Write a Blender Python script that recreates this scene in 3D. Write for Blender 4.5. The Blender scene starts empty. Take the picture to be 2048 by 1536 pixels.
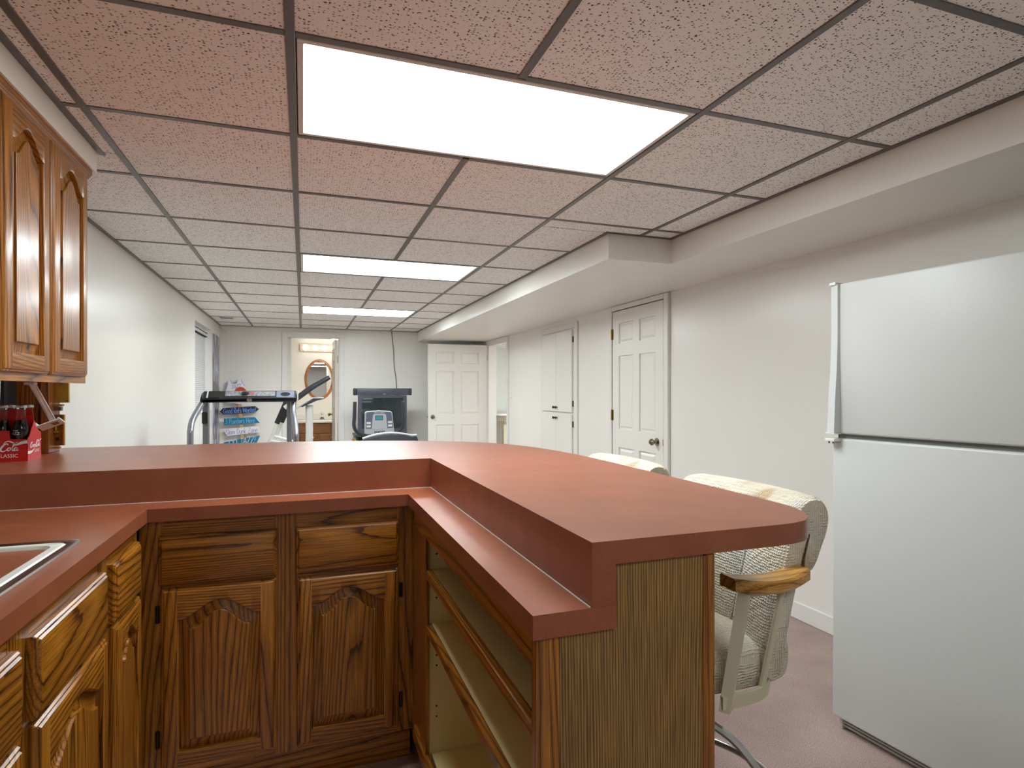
import bpy, bmesh, math, random
from mathutils import Vector, Matrix

random.seed(7)
SC = bpy.context.scene
COL = SC.collection
PI = math.pi

# ------------------------------------------------------------------ camera, world, exposure
CH = 1.25                      # camera height
cam = bpy.data.cameras.new('camera')
cam.sensor_width = 36.0
cam.lens = 36.0 * 1176.975 / 2048
cam.shift_y = 14.8 / 2048
cam.clip_start = 0.02
camo = bpy.data.objects.new('camera', cam)
camo.location = (0, 0, CH)
camo.rotation_euler = (PI / 2, 0, -0.341057)
COL.objects.link(camo)
SC.camera = camo

w = bpy.data.worlds.new('world')
SC.world = w
w.use_nodes = True
w.node_tree.nodes['Background'].inputs[0].default_value = (0.9, 0.95, 1.0, 1)
w.node_tree.nodes['Background'].inputs[1].default_value = 0.5

SC.view_settings.view_transform = 'Standard'
SC.view_settings.look = 'None'
SC.view_settings.gamma = 1
SC.view_settings.use_curve_mapping = False
SC.view_settings.exposure = 1.38
PANEL = 7.0                    # brightness of the fluorescent diffusers

# ------------------------------------------------------------------ helpers
def srgb(r, g, b):
    def f(c):
        c /= 255.0
        return c / 12.92 if c <= .04045 else ((c + .055) / 1.055) ** 2.4
    return (f(r), f(g), f(b), 1.0)

M = {}

def newmat(name):
    m = bpy.data.materials.new(name)
    m.use_nodes = True
    M[name] = m
    nt = m.node_tree
    return m, nt, nt.nodes['Principled BSDF']

def plain(name, col, rough=.5, metal=0.0, spec=.5, coat=0.0, bump=None, vary=None):
    """bump=(scale, strength), vary=(scale, amount): procedural relief and tone variation"""
    m, nt, b = newmat(name)
    b.inputs['Base Color'].default_value = col
    b.inputs['Roughness'].default_value = rough
    b.inputs['Metallic'].default_value = metal
    b.inputs['Specular IOR Level'].default_value = spec
    b.inputs['Coat Weight'].default_value = coat
    tc = nt.nodes.new('ShaderNodeTexCoord')
    if vary:
        n = nt.nodes.new('ShaderNodeTexNoise')
        n.inputs['Scale'].default_value = vary[0]
        n.inputs['Detail'].default_value = 4
        nt.links.new(tc.outputs['Object'], n.inputs['Vector'])
        r = nt.nodes.new('ShaderNodeValToRGB')
        a = vary[1]
        r.color_ramp.elements[0].position = .3
        r.color_ramp.elements[1].position = .7
        r.color_ramp.elements[0].color = tuple(max(0, c * (1 - a)) for c in col[:3]) + (1,)
        r.color_ramp.elements[1].color = tuple(min(1, c * (1 + a)) for c in col[:3]) + (1,)
        nt.links.new(n.outputs['Fac'], r.inputs[0])
        nt.links.new(r.outputs[0], b.inputs['Base Color'])
    if bump:
        n = nt.nodes.new('ShaderNodeTexNoise')
        n.inputs['Scale'].default_value = bump[0]
        n.inputs['Detail'].default_value = 3
        nt.links.new(tc.outputs['Object'], n.inputs['Vector'])
        bp = nt.nodes.new('ShaderNodeBump')
        bp.inputs['Strength'].default_value = bump[1]
        bp.inputs['Distance'].default_value = .004
        nt.links.new(n.outputs['Fac'], bp.inputs['Height'])
        nt.links.new(bp.outputs[0], b.inputs['Normal'])
    return m

def emit(name, col, strength):
    m, nt, b = newmat(name)
    b.inputs['Base Color'].default_value = (.9, .9, .9, 1)
    b.inputs['Emission Color'].default_value = col
    b.inputs['Emission Strength'].default_value = strength
    b.inputs['Roughness'].default_value = .4
    return m

def math_node(nt, op, a, b=None, c=None):
    n = nt.nodes.new('ShaderNodeMath')
    n.operation = op
    for i, v in enumerate((a, b, c)):
        if v is None:
            continue
        if isinstance(v, (int, float)):
            n.inputs[i].default_value = v
        else:
            nt.links.new(v, n.inputs[i])
    return n.outputs[0]

def wood(name, axis, dark, mid, light, ring=14, rough=.3, fine=1.0, nscale=5.0, along=.07, coat=.25, freq=55, jit=.45):
    """ring-porous timber: contour lines of a stretched noise field plus fine pores; axis = grain direction"""
    m, nt, b = newmat(name)
    tc = nt.nodes.new('ShaderNodeTexCoord')
    oi = nt.nodes.new('ShaderNodeObjectInfo')
    sc = nt.nodes.new('ShaderNodeVectorMath'); sc.operation = 'SCALE'
    sc.inputs[0].default_value = (13.7, 7.9, 21.3)
    nt.links.new(oi.outputs['Random'], sc.inputs['Scale'])
    ad = nt.nodes.new('ShaderNodeVectorMath'); ad.operation = 'ADD'
    nt.links.new(tc.outputs['Object'], ad.inputs[0])
    nt.links.new(sc.outputs[0], ad.inputs[1])
    def mapped(k):
        mp = nt.nodes.new('ShaderNodeMapping')
        s = [1, 1, 1]; s['xyz'.index(axis)] = k
        mp.inputs['Scale'].default_value = s
        nt.links.new(ad.outputs[0], mp.inputs[0])
        return mp.outputs[0]
    n1 = nt.nodes.new('ShaderNodeTexNoise')
    n1.inputs['Scale'].default_value = nscale
    n1.inputs['Detail'].default_value = 1.2
    n1.inputs['Roughness'].default_value = .35
    n1.inputs['Distortion'].default_value = .25
    nt.links.new(mapped(along), n1.inputs['Vector'])
    nj = nt.nodes.new('ShaderNodeTexNoise')
    nj.inputs['Scale'].default_value = 90
    nj.inputs['Detail'].default_value = 2
    nt.links.new(mapped(.08), nj.inputs['Vector'])
    k = math_node(nt, 'MULTIPLY', n1.outputs['Fac'], ring)
    k = math_node(nt, 'MULTIPLY_ADD', nj.outputs['Fac'], jit, k)
    sp = nt.nodes.new('ShaderNodeSeparateXYZ'); nt.links.new(ad.outputs[0], sp.inputs[0])
    oth = [i for i in range(3) if 'xyz'[i] != axis]
    lin = math_node(nt, 'ADD', sp.outputs[oth[0]], sp.outputs[oth[1]])
    k = math_node(nt, 'MULTIPLY_ADD', lin, freq, k)
    fr = math_node(nt, 'FRACT', k)
    r = nt.nodes.new('ShaderNodeValToRGB')
    e = r.color_ramp.elements
    e[0].position = 0.0; e[0].color = dark
    e[1].position = 1.0; e[1].color = mid
    for p, c in ((.07, dark), (.20, mid), (.55, light), (.92, mid)):
        q = e.new(p); q.color = c
    nt.links.new(fr, r.inputs[0])
    # broad tone drift
    n3 = nt.nodes.new('ShaderNodeTexNoise')
    n3.inputs['Scale'].default_value = 3.0
    n3.inputs['Detail'].default_value = 1
    nt.links.new(mapped(.3), n3.inputs['Vector'])
    # pores
    n2 = nt.nodes.new('ShaderNodeTexNoise')
    n2.inputs['Scale'].default_value = 420
    n2.inputs['Detail'].default_value = 2
    nt.links.new(mapped(.022), n2.inputs['Vector'])
    pr = nt.nodes.new('ShaderNodeMapRange')
    pr.inputs['From Min'].default_value = .36
    pr.inputs['From Max'].default_value = .58
    pr.inputs['To Min'].default_value = 1.0 - .42 * fine
    pr.inputs['To Max'].default_value = 1.06
    nt.links.new(n2.outputs['Fac'], pr.inputs['Value'])
    drift = nt.nodes.new('ShaderNodeMapRange')
    drift.inputs['From Min'].default_value = .25
    drift.inputs['From Max'].default_value = .75
    drift.inputs['To Min'].default_value = .78
    drift.inputs['To Max'].default_value = 1.15
    nt.links.new(n3.outputs['Fac'], drift.inputs['Value'])
    tone = math_node(nt, 'MULTIPLY', pr.outputs[0], drift.outputs[0])
    mx = nt.nodes.new('ShaderNodeVectorMath'); mx.operation = 'SCALE'
    nt.links.new(r.outputs[0], mx.inputs[0])
    nt.links.new(tone, mx.inputs['Scale'])
    nt.links.new(mx.outputs[0], b.inputs['Base Color'])
    b.inputs['Roughness'].default_value = rough
    b.inputs['Coat Weight'].default_value = coat
    b.inputs['Coat Roughness'].default_value = .18
    bp = nt.nodes.new('ShaderNodeBump')
    bp.inputs['Strength'].default_value = .25
    bp.inputs['Distance'].default_value = .001
    nt.links.new(tone, bp.inputs['Height'])
    nt.links.new(bp.outputs[0], b.inputs['Normal'])
    return m

class MB:
    """mesh builder in world coordinates"""
    def __init__(self):
        self.bm = bmesh.new()

    def box(self, x0, x1, y0, y1, z0, z1, bev=0.0, seg=1):
        bm = self.bm
        if x0 > x1: x0, x1 = x1, x0
        if y0 > y1: y0, y1 = y1, y0
        if z0 > z1: z0, z1 = z1, z0
        vs = [bm.verts.new((x, y, z)) for z in (z0, z1) for y in (y0, y1) for x in (x0, x1)]
        F = [(0, 2, 3, 1), (4, 5, 7, 6), (0, 1, 5, 4), (2, 6, 7, 3), (0, 4, 6, 2), (1, 3, 7, 5)]
        fs = [bm.faces.new([vs[i] for i in f]) for f in F]
        if bev > 0:
            es = list({e for f in fs for e in f.edges})
            bmesh.ops.bevel(bm, geom=es, offset=bev, segments=seg, affect='EDGES', profile=.5)
        return self

    def quad(self, *pts):
        self.bm.faces.new([self.bm.verts.new(p) for p in pts])
        return self

    def prism(self, poly, axis, a, b, bev=0.0, seg=1):
        """poly: list of 2D points in the two axes other than `axis`, extruded from a to b"""
        bm = self.bm
        i = 'xyz'.index(axis)
        def P(p, t):
            q = list(p); q.insert(i, t); return q
        lo = [bm.verts.new(P(p, a)) for p in poly]
        hi = [bm.verts.new(P(p, b)) for p in poly]
        n = len(poly)
        fs = [bm.faces.new(lo), bm.faces.new(hi[::-1])]
        for k in range(n):
            fs.append(bm.faces.new((lo[k], hi[k], hi[(k + 1) % n], lo[(k + 1) % n])))
        bmesh.ops.recalc_face_normals(bm, faces=fs)
        if bev > 0:
            es = list({e for f in fs[:2] for e in f.edges})
            bmesh.ops.bevel(bm, geom=es, offset=bev, segments=seg, affect='EDGES', profile=.5)
        return self

    def tube(self, path, r, n=12, cap=True, flat=None):
        """r: number or list per point; flat=(sx, sy) scales the section"""
        bm = self.bm
        path = [Vector(p) for p in path]
        if not isinstance(r, (list, tuple)):
            r = [r] * len(path)
        rings = []
        up = None
        for k, p in enumerate(path):
            if k == 0: t = path[1] - path[0]
            elif k == len(path) - 1: t = path[-1] - path[-2]
            else: t = (path[k + 1] - path[k]).normalized() + (path[k] - path[k - 1]).normalized()
            t.normalize()
            if up is None:
                up = Vector((0, 0, 1)) if abs(t.z) < .9 else Vector((0, 1, 0))
            sx = t.cross(up)
            if sx.length < 1e-6: sx = t.orthogonal()
            sx.normalize()
            sy = sx.cross(t).normalized()
            up = sy
            fx, fy = flat or (1, 1)
            rings.append([bm.verts.new(p + r[k] * (fx * math.cos(a) * sx + fy * math.sin(a) * sy))
                          for a in [2 * PI * j / n for j in range(n)]])
        fs = []
        for A, B in zip(rings, rings[1:]):
            for j in range(n):
                fs.append(bm.faces.new((A[j], A[(j + 1) % n], B[(j + 1) % n], B[j])))
        if cap:
            fs.append(bm.faces.new(rings[0][::-1])); fs.append(bm.faces.new(rings[-1]))
        bmesh.ops.recalc_face_normals(bm, faces=fs)
        return self

    def lathe(self, prof, c, axis='z', n=24, sx=1.0, sy=1.0):
        """prof: (radius, height) pairs about point c"""
        bm = self.bm
        rings = []
        i = 'xyz'.index(axis)
        for rr, h in prof:
            ring = []
            for j in range(n):
                a = 2 * PI * j / n
                q = [rr * sx * math.cos(a), rr * sy * math.sin(a)]
                q.insert(i, h)
                ring.append(bm.verts.new((c[0] + q[0], c[1] + q[1], c[2] + q[2])))
            rings.append(ring)
        fs = []
        for A, B in zip(rings, rings[1:]):
            for j in range(n):
                fs.append(bm.faces.new((A[j], A[(j + 1) % n], B[(j + 1) % n], B[j])))
        if prof[0][0] > 1e-5: fs.append(bm.faces.new(rings[0][::-1]))
        if prof[-1][0] > 1e-5: fs.append(bm.faces.new(rings[-1]))
        bmesh.ops.remove_doubles(bm, verts=[v for R in (rings[0], rings[-1]) for v in R], dist=1e-6)
        fs = [f for f in fs if f.is_valid]
        bmesh.ops.recalc_face_normals(bm, faces=fs)
        return self

    def grid(self, rows, close_u=False, close_v=False, caps=False):
        """rows: list of lists of points"""
        bm = self.bm
        V = [[bm.verts.new(p) for p in r] for r in rows]
        nr, nc = len(V), len(V[0])
        fs = []
        for i in range(nr if close_v else nr - 1):
            for j in range(nc if close_u else nc - 1):
                fs.append(bm.faces.new((V[i][j], V[i][(j + 1) % nc], V[(i + 1) % nr][(j + 1) % nc], V[(i + 1) % nr][j])))
        if caps:
            fs.append(bm.faces.new(V[0][::-1])); fs.append(bm.faces.new(V[-1]))
        bmesh.ops.recalc_face_normals(bm, faces=fs)
        return self

    def sphere(self, c, r, n=16, m=10):
        prof = [(r * math.sin(PI * k / m) if 0 < k < m else 0.0, -r * math.cos(PI * k / m)) for k in range(m + 1)]
        return self.lathe(prof, c, 'z', n)

    def xform(self, mat):
        bmesh.ops.transform(self.bm, matrix=mat, verts=self.bm.verts)
        return self

W = {}        # world origin of each object

def build(name, mb, mat, parent=None, origin=None, sharp=35):
    o0 = Vector(W[parent.name]) if parent else Vector(origin or (0, 0, 0))
    bmesh.ops.translate(mb.bm, vec=-o0, verts=mb.bm.verts)
    me = bpy.data.meshes.new(name)
    for f in mb.bm.faces:
        f.smooth = True
    mb.bm.to_mesh(me)
    mb.bm.free()
    me.set_sharp_from_angle(angle=math.radians(sharp))
    me.materials.append(M[mat] if isinstance(mat, str) else mat)
    o = bpy.data.objects.new(name, me)
    COL.objects.link(o)
    if parent:
        o.parent = parent
    else:
        o.location = o0
    W[o.name] = tuple(o0)
    return o

def tag(o, label, cat, group=None):
    o['label'] = label
    o['category'] = cat
    if group: o['group'] = group
    return o

def thing(name, label, cat, loc=(0, 0, 0), group=None):
    o = bpy.data.objects.new(name, None)
    o.empty_display_size = .05
    COL.objects.link(o)
    o.location = loc
    W[o.name] = tuple(loc)
    return tag(o, label, cat, group)

def struct(name, mb, mat, origin=None):
    o = build(name, mb, mat, origin=origin)
    o['kind'] = 'structure'
    return o

def copy_tree(src, loc, label=None, group=None):
    r = src.copy(); COL.objects.link(r); r.location = loc
    if label: r['label'] = label
    if group: r['group'] = group
    for ch in list(src.children):
        c = ch.copy(); COL.objects.link(c); c.parent = r
        for g in list(ch.children):
            d = g.copy(); COL.objects.link(d); d.parent = c
    return r

def smooth_path(pts, n=6):
    """Catmull-Rom through points"""
    P = [Vector(p) for p in pts]
    P = [2 * P[0] - P[1]] + P + [2 * P[-1] - P[-2]]
    out = []
    for i in range(1, len(P) - 2):
        a, b, c, d = P[i - 1], P[i], P[i + 1], P[i + 2]
        for k in range(n):
            t = k / n
            out.append(.5 * ((2 * b) + (c - a) * t + (2 * a - 5 * b + 4 * c - d) * t * t + (-a + 3 * b - 3 * c + d) * t ** 3))
    out.append(P[-2])
    return out

def text_mesh(s, size, spacing=1.0):
    cu = bpy.data.curves.new('text', 'FONT')
    cu.body = s; cu.size = size; cu.align_x = 'CENTER'; cu.align_y = 'CENTER'
    cu.space_character = spacing
    cu.resolution_u = 2
    o = bpy.data.objects.new('text', cu)
    COL.objects.link(o)
    bpy.context.view_layer.update()
    dg = bpy.context.evaluated_depsgraph_get()
    me = bpy.data.meshes.new_from_object(o.evaluated_get(dg))
    bpy.data.objects.remove(o); bpy.data.curves.remove(cu)
    return me

def text_part(name, s, size, mat, parent, center, xdir, ydir, sx=1.0, spacing=1.0, wrap=None):
    """flat lettering lying at center, along xdir; wrap=radius bends it round a vertical cylinder"""
    me = text_mesh(s, size, spacing)
    xd, yd = Vector(xdir).normalized(), Vector(ydir).normalized()
    nd = xd.cross(yd)
    o0 = Vector(W[parent.name])
    for v in me.vertices:
        x, y = v.co.x * sx, v.co.y
        if wrap:
            a = x / wrap
            v.co = Vector(center) + xd * (wrap * math.sin(a)) + yd * y + nd * (wrap * math.cos(a)) - o0
        else:
            v.co = Vector(center) + xd * x + yd * y - o0
    me.name = name
    me.materials.clear(); me.materials.append(M[mat])
    o = bpy.data.objects.new(name, me)
    COL.objects.link(o); o.parent = parent
    W[o.name] = W[parent.name]
    return o

def ribbon(mb, pts, width, to3, lift=0.0):
    """flat pen stroke; pts = (x, y[, w]); to3 maps (x, y) to a 3D point"""
    P = [Vector((p[0], p[1])) for p in pts]
    Wd = [p[2] if len(p) > 2 else width for p in pts]
    L, R = [], []
    for k in range(len(P)):
        if k == 0: t = P[1] - P[0]
        elif k == len(P) - 1: t = P[-1] - P[-2]
        else: t = P[k + 1] - P[k - 1]
        if t.length < 1e-9: t = Vector((1, 0))
        t.normalize()
        nrm = Vector((-t.y, t.x)) * Wd[k] * .5
        L.append(to3(*(P[k] + nrm))); R.append(to3(*(P[k] - nrm)))
    mb.grid([L, R])

# ------------------------------------------------------------------ materials
def wall_mat(name, col, rough):
    return plain(name, col, rough, spec=.5, bump=(160, .05), vary=(1.2, .02))

wall_mat('paint', srgb(234, 231, 224), .28)
wall_mat('paint_warm', srgb(240, 236, 226), .45)
plain('trim_white', srgb(230, 227, 221), .35)
plain('door_white', srgb(230, 227, 220), .38)
plain('white_plastic', srgb(238, 236, 230), .35)
plain('tee', srgb(92, 88, 85), .38, metal=.0, spec=.6, vary=(30, .12))
plain('fixture_frame', srgb(215, 212, 205), .35)
emit('diffuser', (.90, 1.0, 1.03, 1), PANEL)
emit('diffuser_mid', (.90, 1.0, 1.03, 1), PANEL * 1.25)
emit('diffuser_far', (.90, 1.0, 1.03, 1), PANEL * 1.6)
emit('bulb', (1.0, .96, .88, 1), 1.8)
emit('diffuser_bath_added', (1.0, .98, .94, 1), 18.0)  # glow of the extra, unseen bathroom lamp
emit('diffuser_side', (.93, 1.0, 1.0, 1), 15.0)
emit('diffuser_kitchen', (.90, 1.0, 1.03, 1), PANEL * .45)
plain('cream_melamine', srgb(226, 208, 150), .45, vary=(3, .03))
plain('black_plastic', srgb(38, 39, 42), .4)
plain('charcoal_plastic', srgb(58, 62, 70), .45)
plain('grip_foam', srgb(44, 45, 48), .8, bump=(200, .2))
plain('silver_paint', srgb(140, 143, 150), .32, metal=.55)
plain('light_grey_plastic', srgb(196, 199, 204), .4)
plain('slate_plastic', srgb(104, 112, 130), .45)
plain('white_steel', srgb(222, 222, 217), .3)
plain('chrome', srgb(200, 200, 200), .12, metal=1)
plain('steel', srgb(190, 190, 188), .25, metal=1)
plain('dark_metal', srgb(70, 62, 50), .35, metal=1)
plain('brass', srgb(205, 165, 70), .25, metal=.9)
plain('brass_old', srgb(150, 118, 62), .32, metal=.9)
plain('nickel', srgb(150, 140, 122), .25, metal=1)
plain('glass_dark', srgb(34, 44, 46), .06, spec=.6)
plain('lcd', srgb(70, 165, 175), .2)
plain('red_mark', srgb(176, 80, 76), .4)
plain('control_grey', srgb(128, 128, 128), .4, vary=(60, .5))
plain('print_white', srgb(240, 238, 235), .5)
plain('print_cyan', srgb(95, 160, 235), .6)
plain('print_pale', srgb(150, 205, 225), .6)
plain('print_blue', srgb(95, 115, 190), .6)
plain('board_plum', srgb(46, 28, 50), .55)
plain('board_teal', srgb(0, 120, 160), .5)
plain('board_white', srgb(232, 230, 232), .5)
plain('ball_orange', srgb(186, 72, 38), .6)
plain('carton_red', srgb(192, 7, 8), .35, spec=.5)
plain('carton_red_dark', srgb(135, 5, 12), .5)
plain('cola', srgb(18, 8, 6), .1)
plain('porcelain', srgb(236, 236, 226), .15)
plain('cord_black', srgb(40, 38, 36), .6)
plain('cream_metal', srgb(215, 205, 176), .35)
plain('hole_dark', srgb(30, 24, 16), .8)
plain('gap_dark', srgb(30, 30, 28), .9)
plain('blind_white', srgb(216, 217, 216), .45)
plain('daylight_glass', srgb(200, 210, 220), .05)
plain('bath_wall', srgb(244, 240, 230), .4)
plain('room_wall', srgb(236, 237, 232), .5)
plain('tan_cover', srgb(214, 208, 182), .6)
plain('fridge_white', srgb(208, 208, 204), .38, bump=(420, .12))
plain('fridge_handle', srgb(212, 213, 210), .4)
plain('fridge_grey', srgb(120, 123, 118), .5)
plain('stone_floor', srgb(150, 135, 120), .5, vary=(6, .1))
plain('picture_mat', srgb(225, 225, 215), .5)

# prismatic glass for the bottles
m, nt, b = newmat('bottle_glass')
b.inputs['Base Color'].default_value = (.93, .97, .95, 1)
b.inputs['Transmission Weight'].default_value = 1
b.inputs['Roughness'].default_value = .02
b.inputs['IOR'].default_value = 1.3
m, nt, b = newmat('window_glass')
b.inputs['Base Color'].default_value = (.95, .97, 1, 1)
b.inputs['Transmission Weight'].default_value = 1
b.inputs['Roughness'].default_value = .05
b.inputs['IOR'].default_value = 1.05
m, nt, b = newmat('mirror')
b.inputs['Base Color'].default_value = (.92, .93, .92, 1)
b.inputs['Metallic'].default_value = 1
b.inputs['Roughness'].default_value = .01

# timber
OD, OM, OL = srgb(80, 42, 8), srgb(152, 92, 22), srgb(182, 116, 34)
for ax in 'xyz':
    wood('oak_' + ax, ax, OD, OM, OL, ring=34, nscale=4.0, freq=62)
UD, UM, UL = srgb(84, 46, 14), srgb(150, 100, 44), srgb(176, 124, 62)
wood('door_rail_edge', 'y', srgb(60, 30, 8), srgb(120, 72, 24), srgb(150, 96, 38), ring=20)
wood('panel_laminate', 'z', srgb(76, 52, 24), srgb(140, 102, 52), srgb(164, 126, 72), ring=34, nscale=4.2, along=.06, freq=190, rough=.42, coat=.0, jit=1.0)
wood('red_stile', 'z', srgb(84, 44, 10), srgb(144, 88, 28), srgb(160, 100, 36), ring=24)
wood('arm_wood', 'x', srgb(150, 98, 36), srgb(200, 142, 64), srgb(216, 164, 84), ring=6, rough=.28, freq=30)
wood('vanity_oak', 'x', srgb(112, 66, 28), srgb(160, 104, 54), srgb(178, 122, 70), ring=18)
wood('mirror_oak', 'z', srgb(150, 84, 32), srgb(196, 124, 58), srgb(210, 140, 74), ring=16)
wood('stake_pine', 'z', srgb(188, 140, 84), srgb(214, 172, 118), srgb(224, 188, 140), ring=14, rough=.6, coat=0)
wood('redbrown_board', 'z', srgb(74, 34, 10), srgb(126, 64, 24), srgb(140, 76, 32), ring=18, nscale=9)

# red-brown laminate of the counters
m, nt, b = newmat('laminate')
tc = nt.nodes.new('ShaderNodeTexCoord')
n = nt.nodes.new('ShaderNodeTexNoise'); n.inputs['Scale'].default_value = 9; n.inputs['Detail'].default_value = 3
n.inputs['Roughness'].default_value = .65
nt.links.new(tc.outputs['Object'], n.inputs['Vector'])
r = nt.nodes.new('ShaderNodeValToRGB')
r.color_ramp.elements[0].position = .33; r.color_ramp.elements[0].color = srgb(138, 75, 49)
r.color_ramp.elements[1].position = .68; r.color_ramp.elements[1].color = srgb(151, 85, 57)
nt.links.new(n.outputs['Fac'], r.inputs[0])
n2 = nt.nodes.new('ShaderNodeTexNoise'); n2.inputs['Scale'].default_value = 260; n2.inputs['Detail'].default_value = 2
nt.links.new(tc.outputs['Object'], n2.inputs['Vector'])
mr = nt.nodes.new('ShaderNodeMapRange'); mr.inputs['From Min'].default_value = .3; mr.inputs['From Max'].default_value = .7
mr.inputs['To Min'].default_value = .92; mr.inputs['To Max'].default_value = 1.06
nt.links.new(n2.outputs['Fac'], mr.inputs['Value'])
vs = nt.nodes.new('ShaderNodeVectorMath'); vs.operation = 'SCALE'
nt.links.new(r.outputs[0], vs.inputs[0]); nt.links.new(mr.outputs[0], vs.inputs['Scale'])
nt.links.new(vs.outputs[0], b.inputs['Base Color'])
b.inputs['Roughness'].default_value = .33

# pitted mineral-fibre ceiling tile
m, nt, b = newmat('ceiling_tile')
tc = nt.nodes.new('ShaderNodeTexCoord')
oi = nt.nodes.new('ShaderNodeObjectInfo')
sc = nt.nodes.new('ShaderNodeVectorMath'); sc.operation = 'SCALE'; sc.inputs[0].default_value = (31.7, 17.9, 0)
nt.links.new(oi.outputs['Random'], sc.inputs['Scale'])
ad = nt.nodes.new('ShaderNodeVectorMath'); ad.operation = 'ADD'
nt.links.new(tc.outputs['Object'], ad.inputs[0]); nt.links.new(sc.outputs[0], ad.inputs[1])
wn = nt.nodes.new('ShaderNodeTexNoise'); wn.inputs['Scale'].default_value = 160; wn.inputs['Detail'].default_value = 1
nt.links.new(ad.outputs[0], wn.inputs['Vector'])
mixv = nt.nodes.new('ShaderNodeVectorMath'); mixv.operation = 'MULTIPLY_ADD'
mixv.inputs[1].default_value = (.008, .008, 0)
nt.links.new(wn.outputs['Color'], mixv.inputs[0]); nt.links.new(ad.outputs[0], mixv.inputs[2])
mp = nt.nodes.new('ShaderNodeMapping'); mp.inputs['Scale'].default_value = (1.0, 1.55, 0)
nt.links.new(mixv.outputs[0], mp.inputs[0])
vo = nt.nodes.new('ShaderNodeTexVoronoi'); vo.voronoi_dimensions = '2D'; vo.inputs['Scale'].default_value = 92
nt.links.new(mp.outputs[0], vo.inputs['Vector'])
sep = nt.nodes.new('ShaderNodeSeparateColor')
nt.links.new(vo.outputs['Color'], sep.inputs[0])
rad = nt.nodes.new('ShaderNodeMapRange')
rad.inputs['From Min'].default_value = .25; rad.inputs['From Max'].default_value = 1
rad.inputs['To Min'].default_value = .0; rad.inputs['To Max'].default_value = .34
nt.links.new(sep.outputs[0], rad.inputs['Value'])
d = math_node(nt, 'SUBTRACT', rad.outputs[0], vo.outputs['Distance'])
pit = nt.nodes.new('ShaderNodeMapRange')
pit.inputs['From Min'].default_value = -.02; pit.inputs['From Max'].default_value = .07
nt.links.new(d, pit.inputs['Value'])
mx = nt.nodes.new('ShaderNodeMix'); mx.data_type = 'RGBA'
mx.inputs['A'].default_value = srgb(246, 246, 243)
mx.inputs['B'].default_value = srgb(96, 76, 62)
nt.links.new(pit.outputs[0], mx.inputs['Factor'])
nt.links.new(mx.outputs['Result'], b.inputs['Base Color'])
b.inputs['Roughness'].default_value = .9
bp = nt.nodes.new('ShaderNodeBump'); bp.inputs['Strength'].default_value = .5; bp.inputs['Distance'].default_value = .002; bp.invert = True
nt.links.new(pit.outputs[0], bp.inputs['Height']); nt.links.new(bp.outputs[0], b.inputs['Normal'])

# mauve carpet
m, nt, b = newmat('carpet')
tc = nt.nodes.new('ShaderNodeTexCoord')
n = nt.nodes.new('ShaderNodeTexNoise'); n.inputs['Scale'].default_value = 330; n.inputs['Detail'].default_value = 3
nt.links.new(tc.outputs['Object'], n.inputs['Vector'])
n2 = nt.nodes.new('ShaderNodeTexNoise'); n2.inputs['Scale'].default_value = 4; n2.inputs['Detail'].default_value = 3
nt.links.new(tc.outputs['Object'], n2.inputs['Vector'])
k = math_node(nt, 'MULTIPLY_ADD', n2.outputs['Fac'], .22, n.outputs['Fac'])
r = nt.nodes.new('ShaderNodeValToRGB')
r.color_ramp.elements[0].position = .38; r.color_ramp.elements[0].color = srgb(124, 98, 94)
r.color_ramp.elements[1].position = .82; r.color_ramp.elements[1].color = srgb(206, 182, 172)
nt.links.new(k, r.inputs[0]); nt.links.new(r.outputs[0], b.inputs['Base Color'])
b.inputs['Roughness'].default_value = 1
b.inputs['Specular IOR Level'].default_value = .1
bp = nt.nodes.new('ShaderNodeBump'); bp.inputs['Strength'].default_value = .6; bp.inputs['Distance'].default_value = .004
nt.links.new(n.outputs['Fac'], bp.inputs['Height']); nt.links.new(bp.outputs[0], b.inputs['Normal'])

# woven cream upholstery
m, nt, b = newmat('upholstery')
tc = nt.nodes.new('ShaderNodeTexCoord')
wv = []
for ax, s in (('Y', 1), ('Z', 1), ('X', 1)):
    q = nt.nodes.new('ShaderNodeTexWave'); q.bands_direction = ax; q.inputs['Scale'].default_value = 48
    q.inputs['Distortion'].default_value = 3.5; q.inputs['Detail'].default_value = 2; q.inputs['Detail Scale'].default_value = 1.3
    nt.links.new(tc.outputs['Object'], q.inputs['Vector']); wv.append(q.outputs['Fac'])
k = math_node(nt, 'MULTIPLY', wv[0], wv[1])
k = math_node(nt, 'MULTIPLY_ADD', wv[2], .35, k)
ln = nt.nodes.new('ShaderNodeTexNoise'); ln.inputs['Scale'].default_value = 7; ln.inputs['Detail'].default_value = 2
nt.links.new(tc.outputs['Object'], ln.inputs['Vector'])
r1 = nt.nodes.new('ShaderNodeValToRGB')
r1.color_ramp.elements[0].position = .36; r1.color_ramp.elements[0].color = srgb(212, 186, 152)
r1.color_ramp.elements[1].position = .56; r1.color_ramp.elements[1].color = srgb(240, 230, 208)
q = r1.color_ramp.elements.new(.44); q.color = srgb(234, 220, 196)
q = r1.color_ramp.elements.new(.7); q.color = srgb(226, 220, 204)
nt.links.new(ln.outputs['Fac'], r1.inputs[0])
r2 = nt.nodes.new('ShaderNodeMapRange'); r2.inputs['From Min'].default_value = .05; r2.inputs['From Max'].default_value = .55
r2.inputs['To Min'].default_value = .80; r2.inputs['To Max'].default_value = 1.0
nt.links.new(k, r2.inputs['Value'])
vs = nt.nodes.new('ShaderNodeVectorMath'); vs.operation = 'SCALE'
nt.links.new(r1.outputs[0], vs.inputs[0]); nt.links.new(r2.outputs[0], vs.inputs['Scale'])
nt.links.new(vs.outputs[0], b.inputs['Base Color'])
b.inputs['Roughness'].default_value = .95
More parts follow.
